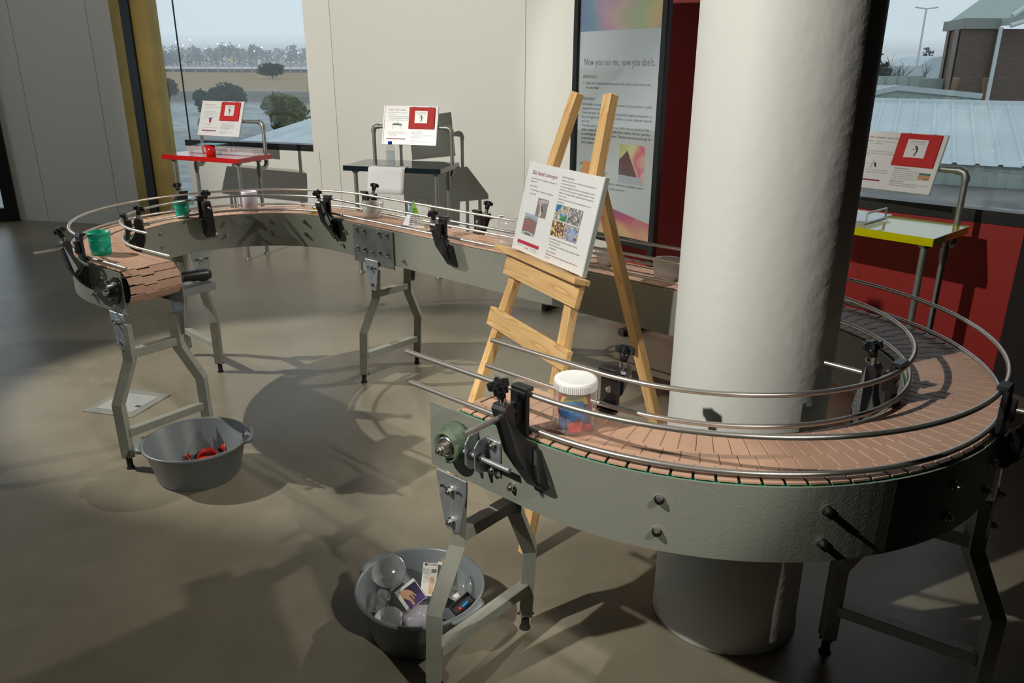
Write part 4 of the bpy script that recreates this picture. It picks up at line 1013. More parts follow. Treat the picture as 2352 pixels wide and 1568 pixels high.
blk(.022, -.014, .038, (.016, .010, .034), 30, 0, bpy.data.materials['dark_blue_block'], 'toy_block', 'dark blue block right of the bright blue rectangle in the jar')
blk(-.020, -.004, .082, (.030, .010, .020), -25, 0, mb_r, 'toy_block', 'small red block at the very top left under the jar lid')
# yellow wedge and cardboard pyramid
p = at(727, 488, TB); Mk = Matrix.Translation(p) @ Matrix.Rotation(radians(-5), 4, 'Z')
tag(MB().prism([(-.024, 0), (.022, 0), (.022, .020), (-.008, .022)], 0, .03, Mk @ Matrix.Rotation(pi/2, 4, 'X')).obj('toy_wedge', mb_y, None, bevel=.001), 'small yellow wedge lying on the belt beside the far black bracket', 'block')
p = at(950, 522, TB); 
pyr = thing('paper_pyramid', 'folded cardboard pyramid with green, blue and white calendar faces on the belt', 'pyramid', V(p.x, p.y, TB))
px_ = V(cos(radians(-22)), sin(radians(-22)), 0); py_ = V(-px_.y, px_.x, 0); pc = V(p.x, p.y, TB)+py_*.035+px_*(-.004)
ap = pc+V(-.012, .02, .128)
A_ = pc-px_*.070-py_*.022; B_ = pc+px_*.064-py_*.030; D_ = pc+px_*.02+py_*.045; A2_ = pc-px_*.050-py_*.055
F0 = pc-px_*.022-py_*.044
def lerp(a, b, f): return a+(b-a)*f
def face(a, b, c_, m, nm): 
    mb = MB().add([a, b, c_], [(0, 1, 2)]); o = mb.obj(nm, m, pyr); o.modifiers.new('thickness', 'SOLIDIFY').thickness = .0012; return o
def quad(a, b, c_, d, m, nm, th=.0012):
    o = MB().add([a, b, c_, d], [(0, 1, 2, 3)]).obj(nm, m, pyr); o.modifiers.new('thickness', 'SOLIDIFY').thickness = th; return o
m_pgreen = mat('lime_print', (.38, .66, .06), .5); m_pblue = mat('blue_print', (.0, .22, .42), .5)
k = .52
face(ap, lerp(ap, F0, k), lerp(ap, B_, k), m_pgreen, 'green_face'); face(ap, lerp(ap, A_, k), lerp(ap, F0, k), m_pblue, 'blue_face')
quad(lerp(ap, F0, k), F0, B_, lerp(ap, B_, k), m_paper, 'white_face'); quad(lerp(ap, A_, k), A_, F0, lerp(ap, F0, k), m_paper, 'white_face')
face(ap, B_, D_, m_pgreen, 'back_face'); face(ap, D_, A_, m_pblue, 'back_face')
nf = ((F0-ap).cross(B_-ap)).normalized(); nf = nf if nf.y < 0 else -nf
gm = MB()
for r_ in range(5):
    for q_ in range(3):
        for d_ in range(5):
            f = k+.08+r_*.072; a0 = lerp(lerp(ap, F0, f), lerp(ap, B_, f), .06+q_*.32+d_*.05); 
            gm.add([a0+nf*.002, a0+px_*.003+nf*.002, a0+px_*.003-V(0, 0, .0035)+nf*.002, a0-V(0, 0, .0035)+nf*.002], [(0, 1, 2, 3)])
gm.obj('calendar_print', m_greyink, pyr)
gm = MB()
for r_ in range(2):
    for d_ in range(6):
        f = k*(.62+r_*.17); a0 = lerp(lerp(ap, F0, f), lerp(ap, B_, f), .14+d_*.12)
        gm.add([a0+nf*.002, a0+px_*.0045+nf*.002, a0+px_*.0045-V(0, 0, .008)+nf*.002, a0-V(0, 0, .008)+nf*.002], [(0, 1, 2, 3)])
gm.obj('green_print', mat('dark_green_print', (.13, .33, .04), .5), pyr)

# ============================================================ BASINS ON THE FLOOR
def basin(cx, cy, r, h, label, ang):
    t = thing('basin', label, 'basin', V(cx, cy, 0), 'grey basins on the floor'); Mb = Matrix.Translation((cx, cy, 0))
    MB().lathe([(0, .006), (r*.74, .006), (r*.78, .012), (r*.955, h-.006), (r*.985, h-.001), (r, h), (r*1.022, h-.003), (r*1.026, h-.010), (r*1.015, h-.012), (r*.995, h-.008), (r*.975, h-.010), (r*.80, .006), (r*.765, 0), (0, 0)], 72, Mb).obj('bowl', m_basin, t)
    for s in (0, pi):
        hb = MB(); n = 12; vs = []
        for i in range(n+1):
            a = radians(ang)+s+radians(-19+38*i/n); e = .024*min(1, 2.2*sin(pi*i/n)+.25)
            for rr, zz in ((r*1.0, h-.001), (r*1.01+e, h-.003), (r*1.01+e, h-.018), (r*1.01+e-.004, h-.018), (r*1.01+e-.004, h-.007), (r*1.0, h-.006)): vs.append((cx+rr*cos(a), cy+rr*sin(a), zz))
        hb.add(vs, [(i*6+j, i*6+(j+1) % 6, (i+1)*6+(j+1) % 6, (i+1)*6+j) for i in range(n) for j in range(6)], True)
        hb.add(vs[:6], [(0, 1, 2, 3, 4, 5)]); hb.add(vs[-6:], [(5, 4, 3, 2, 1, 0)])
        hb.obj('handle', m_basin, t)
basin(-1.283, 2.862, .200, .160, 'round grey plastic basin holding red scraps beside the left leg frame', 14)
basin(-.268, 1.938, .187, .150, 'round grey plastic basin full of empty packaging behind the near leg frame', -38)
# red scraps in the left basin
mrs = mat('red_plastic_scrap', (.50, .02, .015), .4)
def curved_piece(c_, r, a0, a1, w0, w1, M, name, label):
    mb = MB(); n = 14; vs = []
    for i in range(n+1):
        f = i/n; a = radians(a0+(a1-a0)*f); w = w0+(w1-w0)*sin(pi*f)
        for rr, zz in ((r, 0), (r, w), (r-.004, w), (r-.004, 0)): vs.append((rr*cos(a), rr*sin(a), zz))
    mb.add(vs, [(i*4+j, i*4+(j+1) % 4, (i+1)*4+(j+1) % 4, (i+1)*4+j) for i in range(n) for j in range(4)], True, M)
    mb.add(vs[:4], [(0, 1, 2, 3)], False, M); mb.add(vs[-4:], [(3, 2, 1, 0)], False, M)
    tag(mb.obj(name, mrs), label, 'scrap', 'red plastic scraps in the left basin')
bc = at(458, 1052, .026)
curved_piece(None, .045, 30, 190, .004, .032, Matrix.Translation(bc+V(.035, .0, .002)) @ Matrix.Rotation(radians(-8), 4, 'X'), 'broken_cup_piece', 'largest curved red scrap lying in the middle of the left basin')
curved_piece(None, .044, 20, 110, .01, .045, Matrix.Translation(bc+V(.050, .030, .004)) @ Matrix.Rotation(radians(14), 4, 'Y') @ Matrix.Rotation(radians(-30), 4, 'Z'), 'broken_cup_piece', 'pointed upright red scrap at the right of the left basin')
curved_piece(None, .035, 150, 260, .006, .030, Matrix.Translation(bc+V(-.012, -.01, .004)), 'broken_cup_piece', 'small curled red scrap at the left of the pile in the left basin')
fl_ = MB().prism([(-.05, -.02), (.06, -.03), (.085, .01), (.03, .035), (-.04, .02)], 0, .004, Matrix.Translation(bc+V(.03, -.012, -.001)))
tag(fl_.obj('broken_cup_piece', mrs, None, bevel=.001), 'flat red scrap lying under the others in the left basin', 'scrap', 'red plastic scraps in the left basin')

# packaging in the near basin
def face_frame(px, py, z, tilt, roll, yaw=0.):
    "a face turned towards the room: tilt from upright, roll in its own plane"
    c_ = at(px, py, z); a = atan2(c_.x, c_.y)+radians(yaw)
    e = V(cos(a), -sin(a), 0); b = V(sin(a), cos(a), 0); t = radians(tilt)
    u = V(0, 0, 1)*cos(t)+b*sin(t); n = e.cross(u)
    return frame(c_, e, n) @ Matrix.Rotation(radians(roll), 4, 'Z')
m_carton = mat('white_carton', (.70, .69, .64), .6); m_kraft = mat('brown_carton_inside', (.38, .24, .12), .7)
def carton(name, label, M, w, h, d, m=m_carton):
    t = thing(name, label, 'box', M @ Matrix.Translation((0, -h/2, -d/2)), 'small boxes in the near basin')
    MB().box((0, 0, -d/2), (w, h, d), M).obj('carton', m, t, bevel=.0006); return t
Mk = face_frame(986, 1330, .112, 42, -8)
t = carton('plaster_box', 'tall white sticking plaster carton lettered upside down, in the near basin', Mk, .046, .098, .020)
rr_ = []
for i in range(24):
    a = 2*pi*i/24; rr_.append((.007+.006*cos(a), -.018+.0065*sin(a)+(.019 if sin(a) > 0 else -.019)))
flat(rr_, Mk, .0008).obj('plaster_print', mat('plaster_tan', (.66, .38, .20), .5), t)
rect(.002, -.024, .012, -.012, Mk, .0011).obj('plaster_print', mat('plaster_pad', (.72, .46, .27), .5), t)
bc_ = MB()
for i in range(9): bc_.add([(.004+i*.0018, .020, .0009), (.0048+i*.0018, .020, .0009), (.0048+i*.0018, .031, .0009), (.004+i*.0018, .031, .0009)], [(0, 1, 2, 3)], False, Mk)
bc_.obj('barcode', m_ink, t)
b1 = bars(Mk, -.021, .030, .0034, [.021, .018, .021, .019, .020], .0009, .0009); b2 = bars(Mk, -.019, .006, .0034, [.014, .018, .016, .018, .018, .012], .0009, .0009); b1.add(b2.v, b2.f); b1.obj('small_print', m_greyink, t)
Mu = Mk @ Matrix.Rotation(pi, 4, 'Z')
printed(t, 'brand_text', m_crimson, [('MIAO-DI', -.019, -.0465, .0085, .027)], Mu)
MB().disc((.014, -.0435, .0009), .0042, 20, Mu).obj('logo_print', mat('navy_print', (.03, .05, .12), .5), t)
Mk = face_frame(943, 1366, .085, 34, 32)
t = carton('picture_box', 'white carton printed with a hand on dark purple, leaning in the near basin', Mk, .070, .070, .022)
rect(-.024, -.033, .033, .026, Mk, .0007).obj('picture_ground', rainbow_mat('purple_print', [(0, (.05, .03, .12)), (.5, (.10, .06, .20)), (1, (.035, .025, .06))], 1, 12, .4, 30, .3), t)
flat([(-.024, .024), (-.010, .026), (.002, .018), (.010, .006), (.014, -.012), (.011, -.012), (.006, .0), (.004, .002), (.006, -.016), (.002, -.016), (-.001, .002), (-.004, .0), (-.002, -.018), (-.003, -.030), (-.010, -.030), (-.010, -.014), (-.020, .002), (-.024, .006)], Mk, .0012).obj('hand_print', mat('hand_print_tan', (.52, .29, .15), .5), t)
printed(t, 'side_text', m_ink, [('ROB', .0, 0, .014, .030)], Mk @ Matrix.Translation((-.0358, -.028, -.018)) @ Matrix.Rotation(-pi/2, 4, 'Y') @ Matrix.Rotation(pi/2, 4, 'Z'))
Mk = face_frame(1015, 1320, .108, 38, -14)
t = carton('opened_box', 'opened white carton with brown torn flap beside the plaster box in the near basin', Mk, .040, .074, .018)
MB().box((.004, .037, -.012), (.032, .030, .001), Mk @ Matrix.Rotation(radians(-12), 4, 'X')).obj('torn_flap', m_kraft, t)
Mk = face_frame(1062, 1384, .112, 62, 40)
t = thing('black_tray', 'small open black box with a blue and a red piece at the near basin rim', 'box', Mk, 'small boxes in the near basin')
tr_ = MB().box((0, 0, -.016), (.070, .034, .002), Mk)
for x in (-.034, .034): tr_.box((x, 0, -.008), (.002, .034, .016), Mk)
for y in (-.016, .016): tr_.box((0, y, -.008), (.070, .002, .016), Mk)
tr_.obj('tray', m_ink, t)
MB().cyl(Mk @ V(-.005, -.006, -.010), Mk @ V(.016, -.006, -.006), .005, 10).obj('blue_piece', mb_b, t); MB().sphere((0, 0, 0), .006, 10, Mk @ Matrix.Translation((-.014, -.006, -.009))).obj('red_piece', mb_r, t)
Mk = face_frame(1050, 1374, .090, 50, 30)
t = carton('torn_packet', 'scrap of white packet with red lettering between the leg and the black box', Mk, .022, .030, .002)
printed(t, 'red_text', m_crimson, [('D K', -.009, -.004, .011, .018)], Mk)
def bowl(px, py, z, r, h, tilt, yaw, label, name='clear_bowl', m=m_clear):
    Mw = face_frame(px, py, z, tilt, 0, yaw)
    mb = MB().lathe([(0, -h), (r*.55, -h), (r*.60, -h+.003), (r*.95, -.004), (r*1.04, 0), (r*1.06, -.002), (r*.97, -.006), (r*.62, -h+.001), (r*.56, -h-.002), (0, -h-.002)], 48, Mw)
    tag(mb.obj(name, m), label, 'bowl', 'clear tubs in the near basin'); return Mw
bowl(893, 1310, .150, .050, .030, 55, 12, 'clear plastic bowl tipped on the back left rim of the near basin', m=clear('bowl_clear', (.93, .94, .94), .13, .12, 1.6))
bowl(1050, 1342, .122, .046, .020, 50, -30, 'clear plastic lid leaning inside the right wall of the near basin', m=clear('lid_clear', (.90, .92, .92), .12, .12, 1.6))
p = at(893, 1425, .060)
tag(MB().lathe([(0, 0), (.040, 0), (.042, .003), (.042, .012), (.039, .014), (.037, .010), (0, .010)], 40, Matrix.Translation(p) @ Matrix.Rotation(radians(12), 4, 'X')).obj('white_lid', m_white), 'round white ribbed lid lying at the front of the near basin', 'lid')
Mw = face_frame(962, 1418, .070, 70, 25) @ Matrix.Rotation(pi/2, 4, 'Y')
tag(MB().lathe([(0, -.045), (.020, -.045), (.027, -.038), (.030, -.015), (.033, .0), (.036, .006), (.036, .012), (.030, .020), (.024, .036), (.014, .040), (0, .040)], 32, Mw).obj('plastic_bottle', clear('lavender_bottle', (.80, .76, .84), .55, .25)), 'pale lavender plastic bottle lying at the front of the near basin', 'bottle')
p = at(868, 1382, .122); bg = MB(); vs = []; random.seed(3)
for j in range(9):
    for i in range(7):
        u = (i-3)/3.; v = j/8.
        w = .030*(1-.35*abs(v-.3)); vs.append(p+V(u*w+random.uniform(-.003, .003)-.012*v+.008, -.055*(v-.4)+random.uniform(-.004, .004)+.01*abs(u), .035*(1-v)-.02+random.uniform(-.006, .006)+.012*cos(u*3)))
bg.add(vs, [(j*7+i, j*7+i+1, (j+1)*7+i+1, (j+1)*7+i) for j in range(8) for i in range(6)], False)
tag(bg.obj('plastic_bag', m_bag), 'crumpled clear plastic bag hanging over the left of the near basin', 'bag')

# ============================================================ OUTSIDE
GZ = -3.5
def ground_mat():
    m, nt, p = nodes('winter_field'); L = nt.links.new
    tc = nt.nodes.new('ShaderNodeTexCoord'); sx = nt.nodes.new('ShaderNodeSeparateXYZ'); L(tc.outputs['Object'], sx.inputs[0])
    n = nt.nodes.new('ShaderNodeTexNoise'); n.inputs['Scale'].default_value = .05; n.inputs['Detail'].default_value = 8; L(tc.outputs['Object'], n.inputs[0])
    a = nt.nodes.new('ShaderNodeMath'); a.operation = 'MULTIPLY_ADD'; a.inputs[1].default_value = 26; L(n.outputs[0], a.inputs[0]); L(sx.outputs[1], a.inputs[2])
    r = nt.nodes.new('ShaderNodeMapRange'); r.inputs[1].default_value = 13; r.inputs[2].default_value = 1013; L(a.outputs[0], r.inputs[0])
    c_ = nt.nodes.new('ShaderNodeValToRGB'); e = c_.color_ramp.elements; K = lambda d: d/1000
    e[0].position = 0; e[0].color = (.33, .35, .35, 1); e[1].position = 1; e[1].color = (.26, .24, .23, 1)
    for d, q in ((98, (.37, .40, .40)), (108, (.17, .165, .15)), (142, (.16, .15, .13)), (150, (.34, .30, .24)), (160, (.36, .27, .16)), (385, (.33, .25, .16)), (395, (.11, .10, .09)), (560, (.115, .085, .075)), (600, (.22, .18, .17))):
        x = e.new(K(d)); x.color = (*q, 1)
    L(r.outputs[0], c_.inputs[0])
    n2 = nt.nodes.new('ShaderNodeTexNoise'); n2.inputs['Scale'].default_value = .9; n2.inputs['Detail'].default_value = 8; L(tc.outputs['Object'], n2.inputs[0])
    r2 = nt.nodes.new('ShaderNodeMapRange'); r2.inputs[1].default_value = .3; r2.inputs[2].default_value = .7; r2.inputs[3].default_value = .75; r2.inputs[4].default_value = 1.2; L(n2.outputs[0], r2.inputs[0])
    mx = nt.nodes.new('ShaderNodeVectorMath'); mx.operation = 'SCALE'; L(c_.outputs[0], mx.inputs[0]); L(r2.outputs[0], mx.inputs['Scale'])
    L(mx.outputs[0], p.inputs['Base Color']); p.inputs['Roughness'].default_value = .95; p.inputs['Specular IOR Level'].default_value = .05; return m
struct('ground_outside', MB().add([(-900, 9.5, GZ), (900, 9.5, GZ), (900, 1600, GZ), (-900, 1600, GZ)], [(0, 1, 2, 3)]), ground_mat())
m_leafg = mat('olive_foliage', (.085, .110, .035), .9, spec=.1, noise=.5, nscale=1.2); m_leafd = mat('dark_foliage', (.034, .062, .042), .9, spec=.1, noise=.4, nscale=1.2)
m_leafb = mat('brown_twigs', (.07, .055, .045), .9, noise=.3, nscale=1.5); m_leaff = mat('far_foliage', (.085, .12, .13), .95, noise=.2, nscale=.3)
m_bark = mat('bark', (.05, .04, .035), .9)
def leafy(c_, rx, rz, n, s, seed, flat_bottom=.55):
    rnd = random.Random(seed); mb = MB()
    lobes = [(V(rnd.uniform(-.5, .5)*rx, rnd.uniform(-.5, .5)*rx, rnd.uniform(-.35, .45)*rz), rnd.uniform(.45, .7)) for _ in range(9)]
    for _ in range(n):
        l, k = rnd.choice(lobes)
        d = V(rnd.gauss(0, 1), rnd.gauss(0, 1), rnd.gauss(0, 1)).normalized()*(rnd.random()**.35)
        p = c_+l+V(d.x*rx*k, d.y*rx*k, d.z*rz*k)
        a = V(rnd.gauss(0, 1), rnd.gauss(0, 1), rnd.gauss(0, 1)).normalized(); b = a.orthogonal().normalized(); q = s*rnd.uniform(.6, 1.3)
        mb.add([p-a*q, p+b*q*.6, p+a*q, p-b*q*.6], [(0, 1, 2, 3)])
    return mb
def tree(px0, px1, ytop, ybase, label, mleaf, n, seed, leaf=None, trunk=.35, name='tree', group=None, squash=.5):
    c_ = at((px0+px1)/2, ybase, GZ); k = c_.y/1911.*1.02
    w = (px1-px0)*k*1.02; d = ray((px0+px1)/2, ytop); zt = EYE+d.z/d.y*c_.y; h = zt-GZ
    t = thing(name, label, 'tree', c_, group)
    b0 = h*trunk; leafy(c_+V(0, 0, b0+(h-b0)*.48), w*.5, (h-b0)*.56, n, leaf or h*.05, seed).obj('foliage', mleaf, t)
    tk = MB(); tk.tube([c_, c_+V(.0, 0, b0), c_+V(w*.03, 0, b0+(h-b0)*.5)], 1, 7, radii=[h*.028, h*.022, h*.01])
    for s in (-1, 1): tk.tube([c_+V(0, 0, b0*.75), c_+V(s*w*.18, 0, b0+(h-b0)*.3), c_+V(s*w*.27, 0, b0+(h-b0)*.6)], 1, 6, radii=[h*.017, h*.012, h*.005])
    tk.obj('trunk', m_bark, t); return t
tree(614, 728, 212, 312, 'olive green rounded bush at the right edge of the left window', m_leafg, 3800, 1, .16, .06, 'bush')
tree(488, 566, 188, 250, 'dark green bushy tree behind the drop the coin sign', m_leafd, 2400, 2, .20, .10)
tree(448, 500, 207, 262, 'small dark green bush left of the tree behind the coin sign', m_leafd, 1300, 3, .20, .08, 'bush')
tree(362, 415, 176, 264, 'thin brown tree at the left edge of the left window', m_leafb, 1500, 4, .13, .34)
tree(598, 655, 146, 181, 'lone dark tree standing in the tan field', m_leafd, 1300, 5, .42, .22)
ORD = ['leftmost', 'second', 'third', 'fourth', 'fifth', 'sixth', 'seventh', 'eighth', 'ninth', 'tenth', 'eleventh', 'twelfth', 'thirteenth', 'fourteenth', 'fifteenth', 'sixteenth']
def nth(i, what, rest): return ('leftmost %s %s' % (what, rest)) if i == 0 else ('%s %s from the left %s' % (ORD[i], what, rest))
rnd = random.Random(11)
ft = None
xs = [356+i*26 for i in range(14)]
labs = 'hazy grey green tree in the far line across the horizon'
for i, x in enumerate(xs):
    labs = nth(i, 'hazy tree', 'in the far line across the horizon')
    yb = 135; c_ = at(x, 152, GZ); c_ = V(c_.x*(1+(i%3)*.05), c_.y*(1+(i%3)*.05), GZ); 
    top = rnd.uniform(97, 112); d = ray(x, top); h = EYE+d.z/d.y*c_.y-GZ
    if ft is None or i % 4 == 0:
        ft = thing('far_tree', labs, 'tree', c_, 'trees along the horizon'); ft0 = ft
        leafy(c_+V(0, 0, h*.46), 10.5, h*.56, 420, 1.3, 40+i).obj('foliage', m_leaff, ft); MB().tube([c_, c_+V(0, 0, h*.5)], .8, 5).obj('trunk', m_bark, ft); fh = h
    else:
        s = h/fh; ft = copy_tree(ft0, Matrix.Translation(c_) @ Matrix.Rotation(rnd.uniform(0, 6), 4, 'Z') @ Matrix.Diagonal((1, 1, s, 1))); ft['label'] = labs
# lamps far away, fence posts, flag
ml = emis('lamp_glow', (1, .96, .88), 6)
lp0 = None
for i, (x, y) in enumerate(((412, 96), (427, 104), (444, 92), (478, 111), (505, 101), (524, 103), (556, 104), (588, 117), (606, 109), (688, 121))):
    lab_ = nth(i, 'lit street lamp', 'of those dotted above the far trees')
    c_ = at(x, 156, GZ); d = ray(x, y); z = EYE+d.z/d.y*c_.y
    Mx = Matrix.Translation((c_.x, c_.y, z))
    if lp0 is None:
        lp0 = thing('street_lamp', lab_, 'lamp', V(c_.x, c_.y, z), 'distant street lamps')
        MB().sphere((c_.x, c_.y-.1, z), .45, 8).obj('lamp_head', ml, lp0); MB().cyl((c_.x, c_.y+.3, z), (c_.x, c_.y+.3, GZ), .12, 6).obj('pole', m_bolt, lp0)
    else: copy_tree(lp0, Mx)['label'] = lab_
fp0 = None
for i, x in enumerate((372, 398, 424, 450, 476, 502, 528, 556, 580, 668, 692)):
    lab_ = nth(i, 'thin pale post', 'in the fence beyond the tan field'); c_ = at(x, 169, GZ)
    if fp0 is None:
        fp0 = tag(MB().cyl(V(0, 0, 0), V(0, 0, 3.3), .16, 6).obj('fence_post', mat('pale_post', (.45, .45, .45), .8)), lab_, 'post', 'field fence posts'); fp0.location = c_
    else: q_ = fp0.copy(); C.objects.link(q_); q_.location = c_; q_['label'] = lab_
c_ = at(538, 170, GZ); fg = thing('flag', 'small pale yellow pennant on a thin pole at the edge of the tan field', 'flag', c_)
MB().cyl(c_, c_+V(0, 0, 7.5), .12, 6).obj('pole', m_bolt, fg)
MB().prism([(-3.4, 5.9), (0, 6.1), (0, 3.9)], -.05, .05, Matrix.Translation(c_) @ Matrix.Rotation(pi/2, 4, 'X')).obj('pennant', mat('pale_yellow_cloth', (.75, .70, .45), .8), fg)
#.cyl(c_, c_+V(0, 0, 32), .5, 6); tag(MB_.obj('mast', m_bolt), 'thin mast rising above the trees at the left of the left window', 'mast')
# ribbed roof below the left window
def ribbed(P, ex, ey, w, l, pitch, m, name, hgt=.05):
    "a metal sheet with ridges running along ey"
    mb = MB(); nrm = ex.cross(ey).normalized(); n = int(w/pitch); vs = []
    for i in range(n):
        for f, hh in ((0, 0), (.70, 0), (.76, hgt), (.90, hgt), (.96, 0)):
            b = P+ex*(i+f)*pitch+nrm*hh; vs += [b, b+ey*l]
    k = len(vs)//2
    mb.add(vs, [(2*i, 2*i+2, 2*i+3, 2*i+1) for i in range(k-1)]); return mb
m_roofp = mat('pale_blue_metal_roof', (.50, .58, .60), .6, noise=.06, nscale=.4); m_metalg = mat('grey_green_metal_cladding', (.36, .43, .40), .7, noise=.08, nscale=.5)
m_gut = mat('white_gutter', (.62, .68, .68), .6)
ra = at(432, 360, -1.2); rb = at(800, 365, -1.2); X_ = (rb-ra).normalized(); Yd = V(-X_.y, X_.x, 0)
lr = thing('low_building', 'low building with pale ribbed metal roof just below the left window', 'building', V(ra.x, ra.y, GZ))
ribbed(ra, X_, Yd+V(0, 0, .03), 12, 12, .9, m_roofp, 'r').obj('roof', m_roofp, lr)
MB().prism([(ra.x, ra.y+.2), ((ra+X_*12).x, (ra+X_*12).y+.2), ((ra+X_*12+Yd*12).x, (ra+X_*12+Yd*12).y), ((ra+Yd*12).x, (ra+Yd*12).y)], GZ, -1.3).obj('wall', m_metalg, lr)
# pale pickup in the yard
vc = at(400, 470, GZ); vc = V(-11.0, 26.5, GZ); d = ray(418, 425); vc = V(d.x/d.y*27-1.4, 26.0, GZ)
car = thing('car', 'pale blue white car with dark windows parked outside the narrow left pane', 'car', vc)
Mv = Matrix.Translation(vc) @ Matrix.Rotation(radians(-25), 4, 'Z')
m_carp = mat('pale_car_paint', (.45, .60, .66), .3, coat=.5)
MB().prism([(-2.1, .35), (2.1, .35), (2.15, .85), (1.3, 1.0), (.75, 1.52), (-.9, 1.55), (-1.7, 1.05), (-2.15, .95)], -.85, .85, Mv @ Matrix.Rotation(pi/2, 4, 'X')).obj('body', m_carp, car, bevel=.05)
MB().prism([(1.05, 1.0), (.68, 1.46), (-.82, 1.48), (-1.45, 1.05)], -.865, .865, Mv @ Matrix.Rotation(pi/2, 4, 'X')).obj('window_glass', m_ink, car)
for x in (-1.35, 1.35):
    for y in (-.85, .70): MB().cyl(Mv @ V(x, y, .33), Mv @ V(x, y+.15, .33), .33, 20).obj('wheel', m_rubber, car)

# neighbours outside the right window
def zat(px, py, Y): d = ray(px, py); return V(d.x/d.y*Y, Y, EYE+d.z/d.y*Y)
m_brick = mat('brown_brick', (.13, .085, .065), .85, noise=.25, nscale=1.6, bump=.4, bscale=9)
m_brick2 = mat('lighter_brick', (.22, .17, .145), .85, noise=.2, nscale=3)
def bmat():
    m, nt, p = nodes('coursed_brick'); L = nt.links.new; tc = nt.nodes.new('ShaderNodeTexCoord'); b = nt.nodes.new('ShaderNodeTexBrick')
    mp = nt.nodes.new('ShaderNodeMapping'); mp.inputs['Rotation'].default_value = (radians(90), 0, 0); L(tc.outputs['Object'], mp.inputs[0]); L(mp.outputs[0], b.inputs[0])
    b.inputs['Color1'].default_value = (.15, .095, .07, 1); b.inputs['Color2'].default_value = (.11, .075, .06, 1); b.inputs['Mortar'].default_value = (.09, .075, .065, 1)
    b.inputs['Scale'].default_value = 1.0; b.inputs['Brick Width'].default_value = .23; b.inputs['Row Height'].default_value = .085; b.inputs['Mortar Size'].default_value = .012
    L(b.outputs[0], p.inputs['Base Color']); p.inputs['Roughness'].default_value = .85; return m
m_brick = bmat()
sx_ = V(cos(radians(-25.8)), sin(radians(-25.8)), 0); sy_ = V(-sx_.y, sx_.x, 0)
pe_ = zat(2200, 376, 20.); pw_ = zat(2200, 420, 20.); pe0 = V(pe_.x, pe_.y, 0); zl, ze = pw_.z, pe_.z
prd = atw(pe0+sy_*6.5, -25.8, 2200, 237); zr = prd.z
sh = thing('shed', 'long shed with sloping pale ribbed metal roof outside the right window', 'building', V(pe0.x, pe0.y, GZ))
def SQ(a0, a1, b0, b1): return [((pe0+sx_*a+sy_*b).x, (pe0+sx_*a+sy_*b).y) for a, b in ((a0, b0), (a1, b0), (a1, b1), (a0, b1))]
MB().prism(SQ(-6, 9, .02, 6.4), GZ, ze-.02).obj('core_wall', m_metalg, sh)
ribbed(pe0-sx_*6+V(0, 0, zl-.2), sx_, V(0, 0, 1), 15, ze-zl+.2, .42, m_metalg, 'w', -.05).obj('cladding', m_metalg, sh)
ribbed(pe0-sx_*6-sy_*.15+V(0, 0, ze), sx_, (sy_*6.65+V(0, 0, zr-ze)).normalized(), 15, hypot(6.65, zr-ze), .50, m_roofp, 'r', .045).obj('roof', m_roofp, sh)
MB().prism(SQ(-6, 9, 6.45, 6.65), zr-.03, zr+.10).obj('ridge_gutter', m_gut, sh)
ga, gb, gc = zat(1990, 212, 32.0), zat(2060, 197, 32.0), zat(2254, 216, 32.0)
gable = thing('gable_building', 'green grey ribbed gable with white barge boards behind the pale ribbed roof', 'building', V(gb.x, 32.0, GZ))
zb_ = GZ
MB().add([V(ga.x, 32.0, zb_), V(gc.x, 32.0, zb_), gc, gb, ga]+[v+V(0, 1.5, 0) for v in (V(ga.x, 32.0, zb_), V(gc.x, 32.0, zb_), gc, gb, ga)], [(0, 1, 2, 3, 4), (9, 8, 7, 6, 5), (0, 5, 6, 1), (1, 6, 7, 2), (2, 7, 8, 3), (3, 8, 9, 4)]).obj('gable_wall', m_metalg, gable)
rbm = ribbed(V(ga.x, 31.96, ga.z-1.2), V(1, 0, 0), V(0, 0, 1), gc.x-ga.x, 1.05, .42, m_metalg, 'x', -.05); rbm.obj('cladding', m_metalg, gable)
for a_, b_ in ((ga, gb), (gb, gc)):
    MB().add([a_+V(0, -.1, .03), b_+V(0, -.1, .03), b_+V(0, -.1, -.17), a_+V(0, -.1, -.17), a_+V(0, .2, .03), b_+V(0, .2, .03), b_+V(0, .2, -.17), a_+V(0, .2, -.17)], [(0, 3, 2, 1), (4, 5, 6, 7), (0, 1, 5, 4), (2, 3, 7, 6), (1, 2, 6, 5), (0, 4, 7, 3)]).obj('barge_board', m_roofp, gable)
bk0 = zat(2013, 174, 35.); bk1 = zat(2148, 172, 35.)
bs = ribbed(V(bk0.x-.5, 35., bk0.z-1.6), V(1, 0, 0), V(0, 0, 1), bk1.x-bk0.x+.5, 1.6, .5, m_metalg, 'x', -.06); bs.box(((bk0.x+bk1.x)/2, 37.1, (bk0.z-.1+GZ)/2), (bk1.x-bk0.x+.9, 4, bk0.z-.1-GZ))
tag(bs.obj('back_shed', m_metalg), 'flat green grey ribbed shed between the bare trees and the gable', 'building')
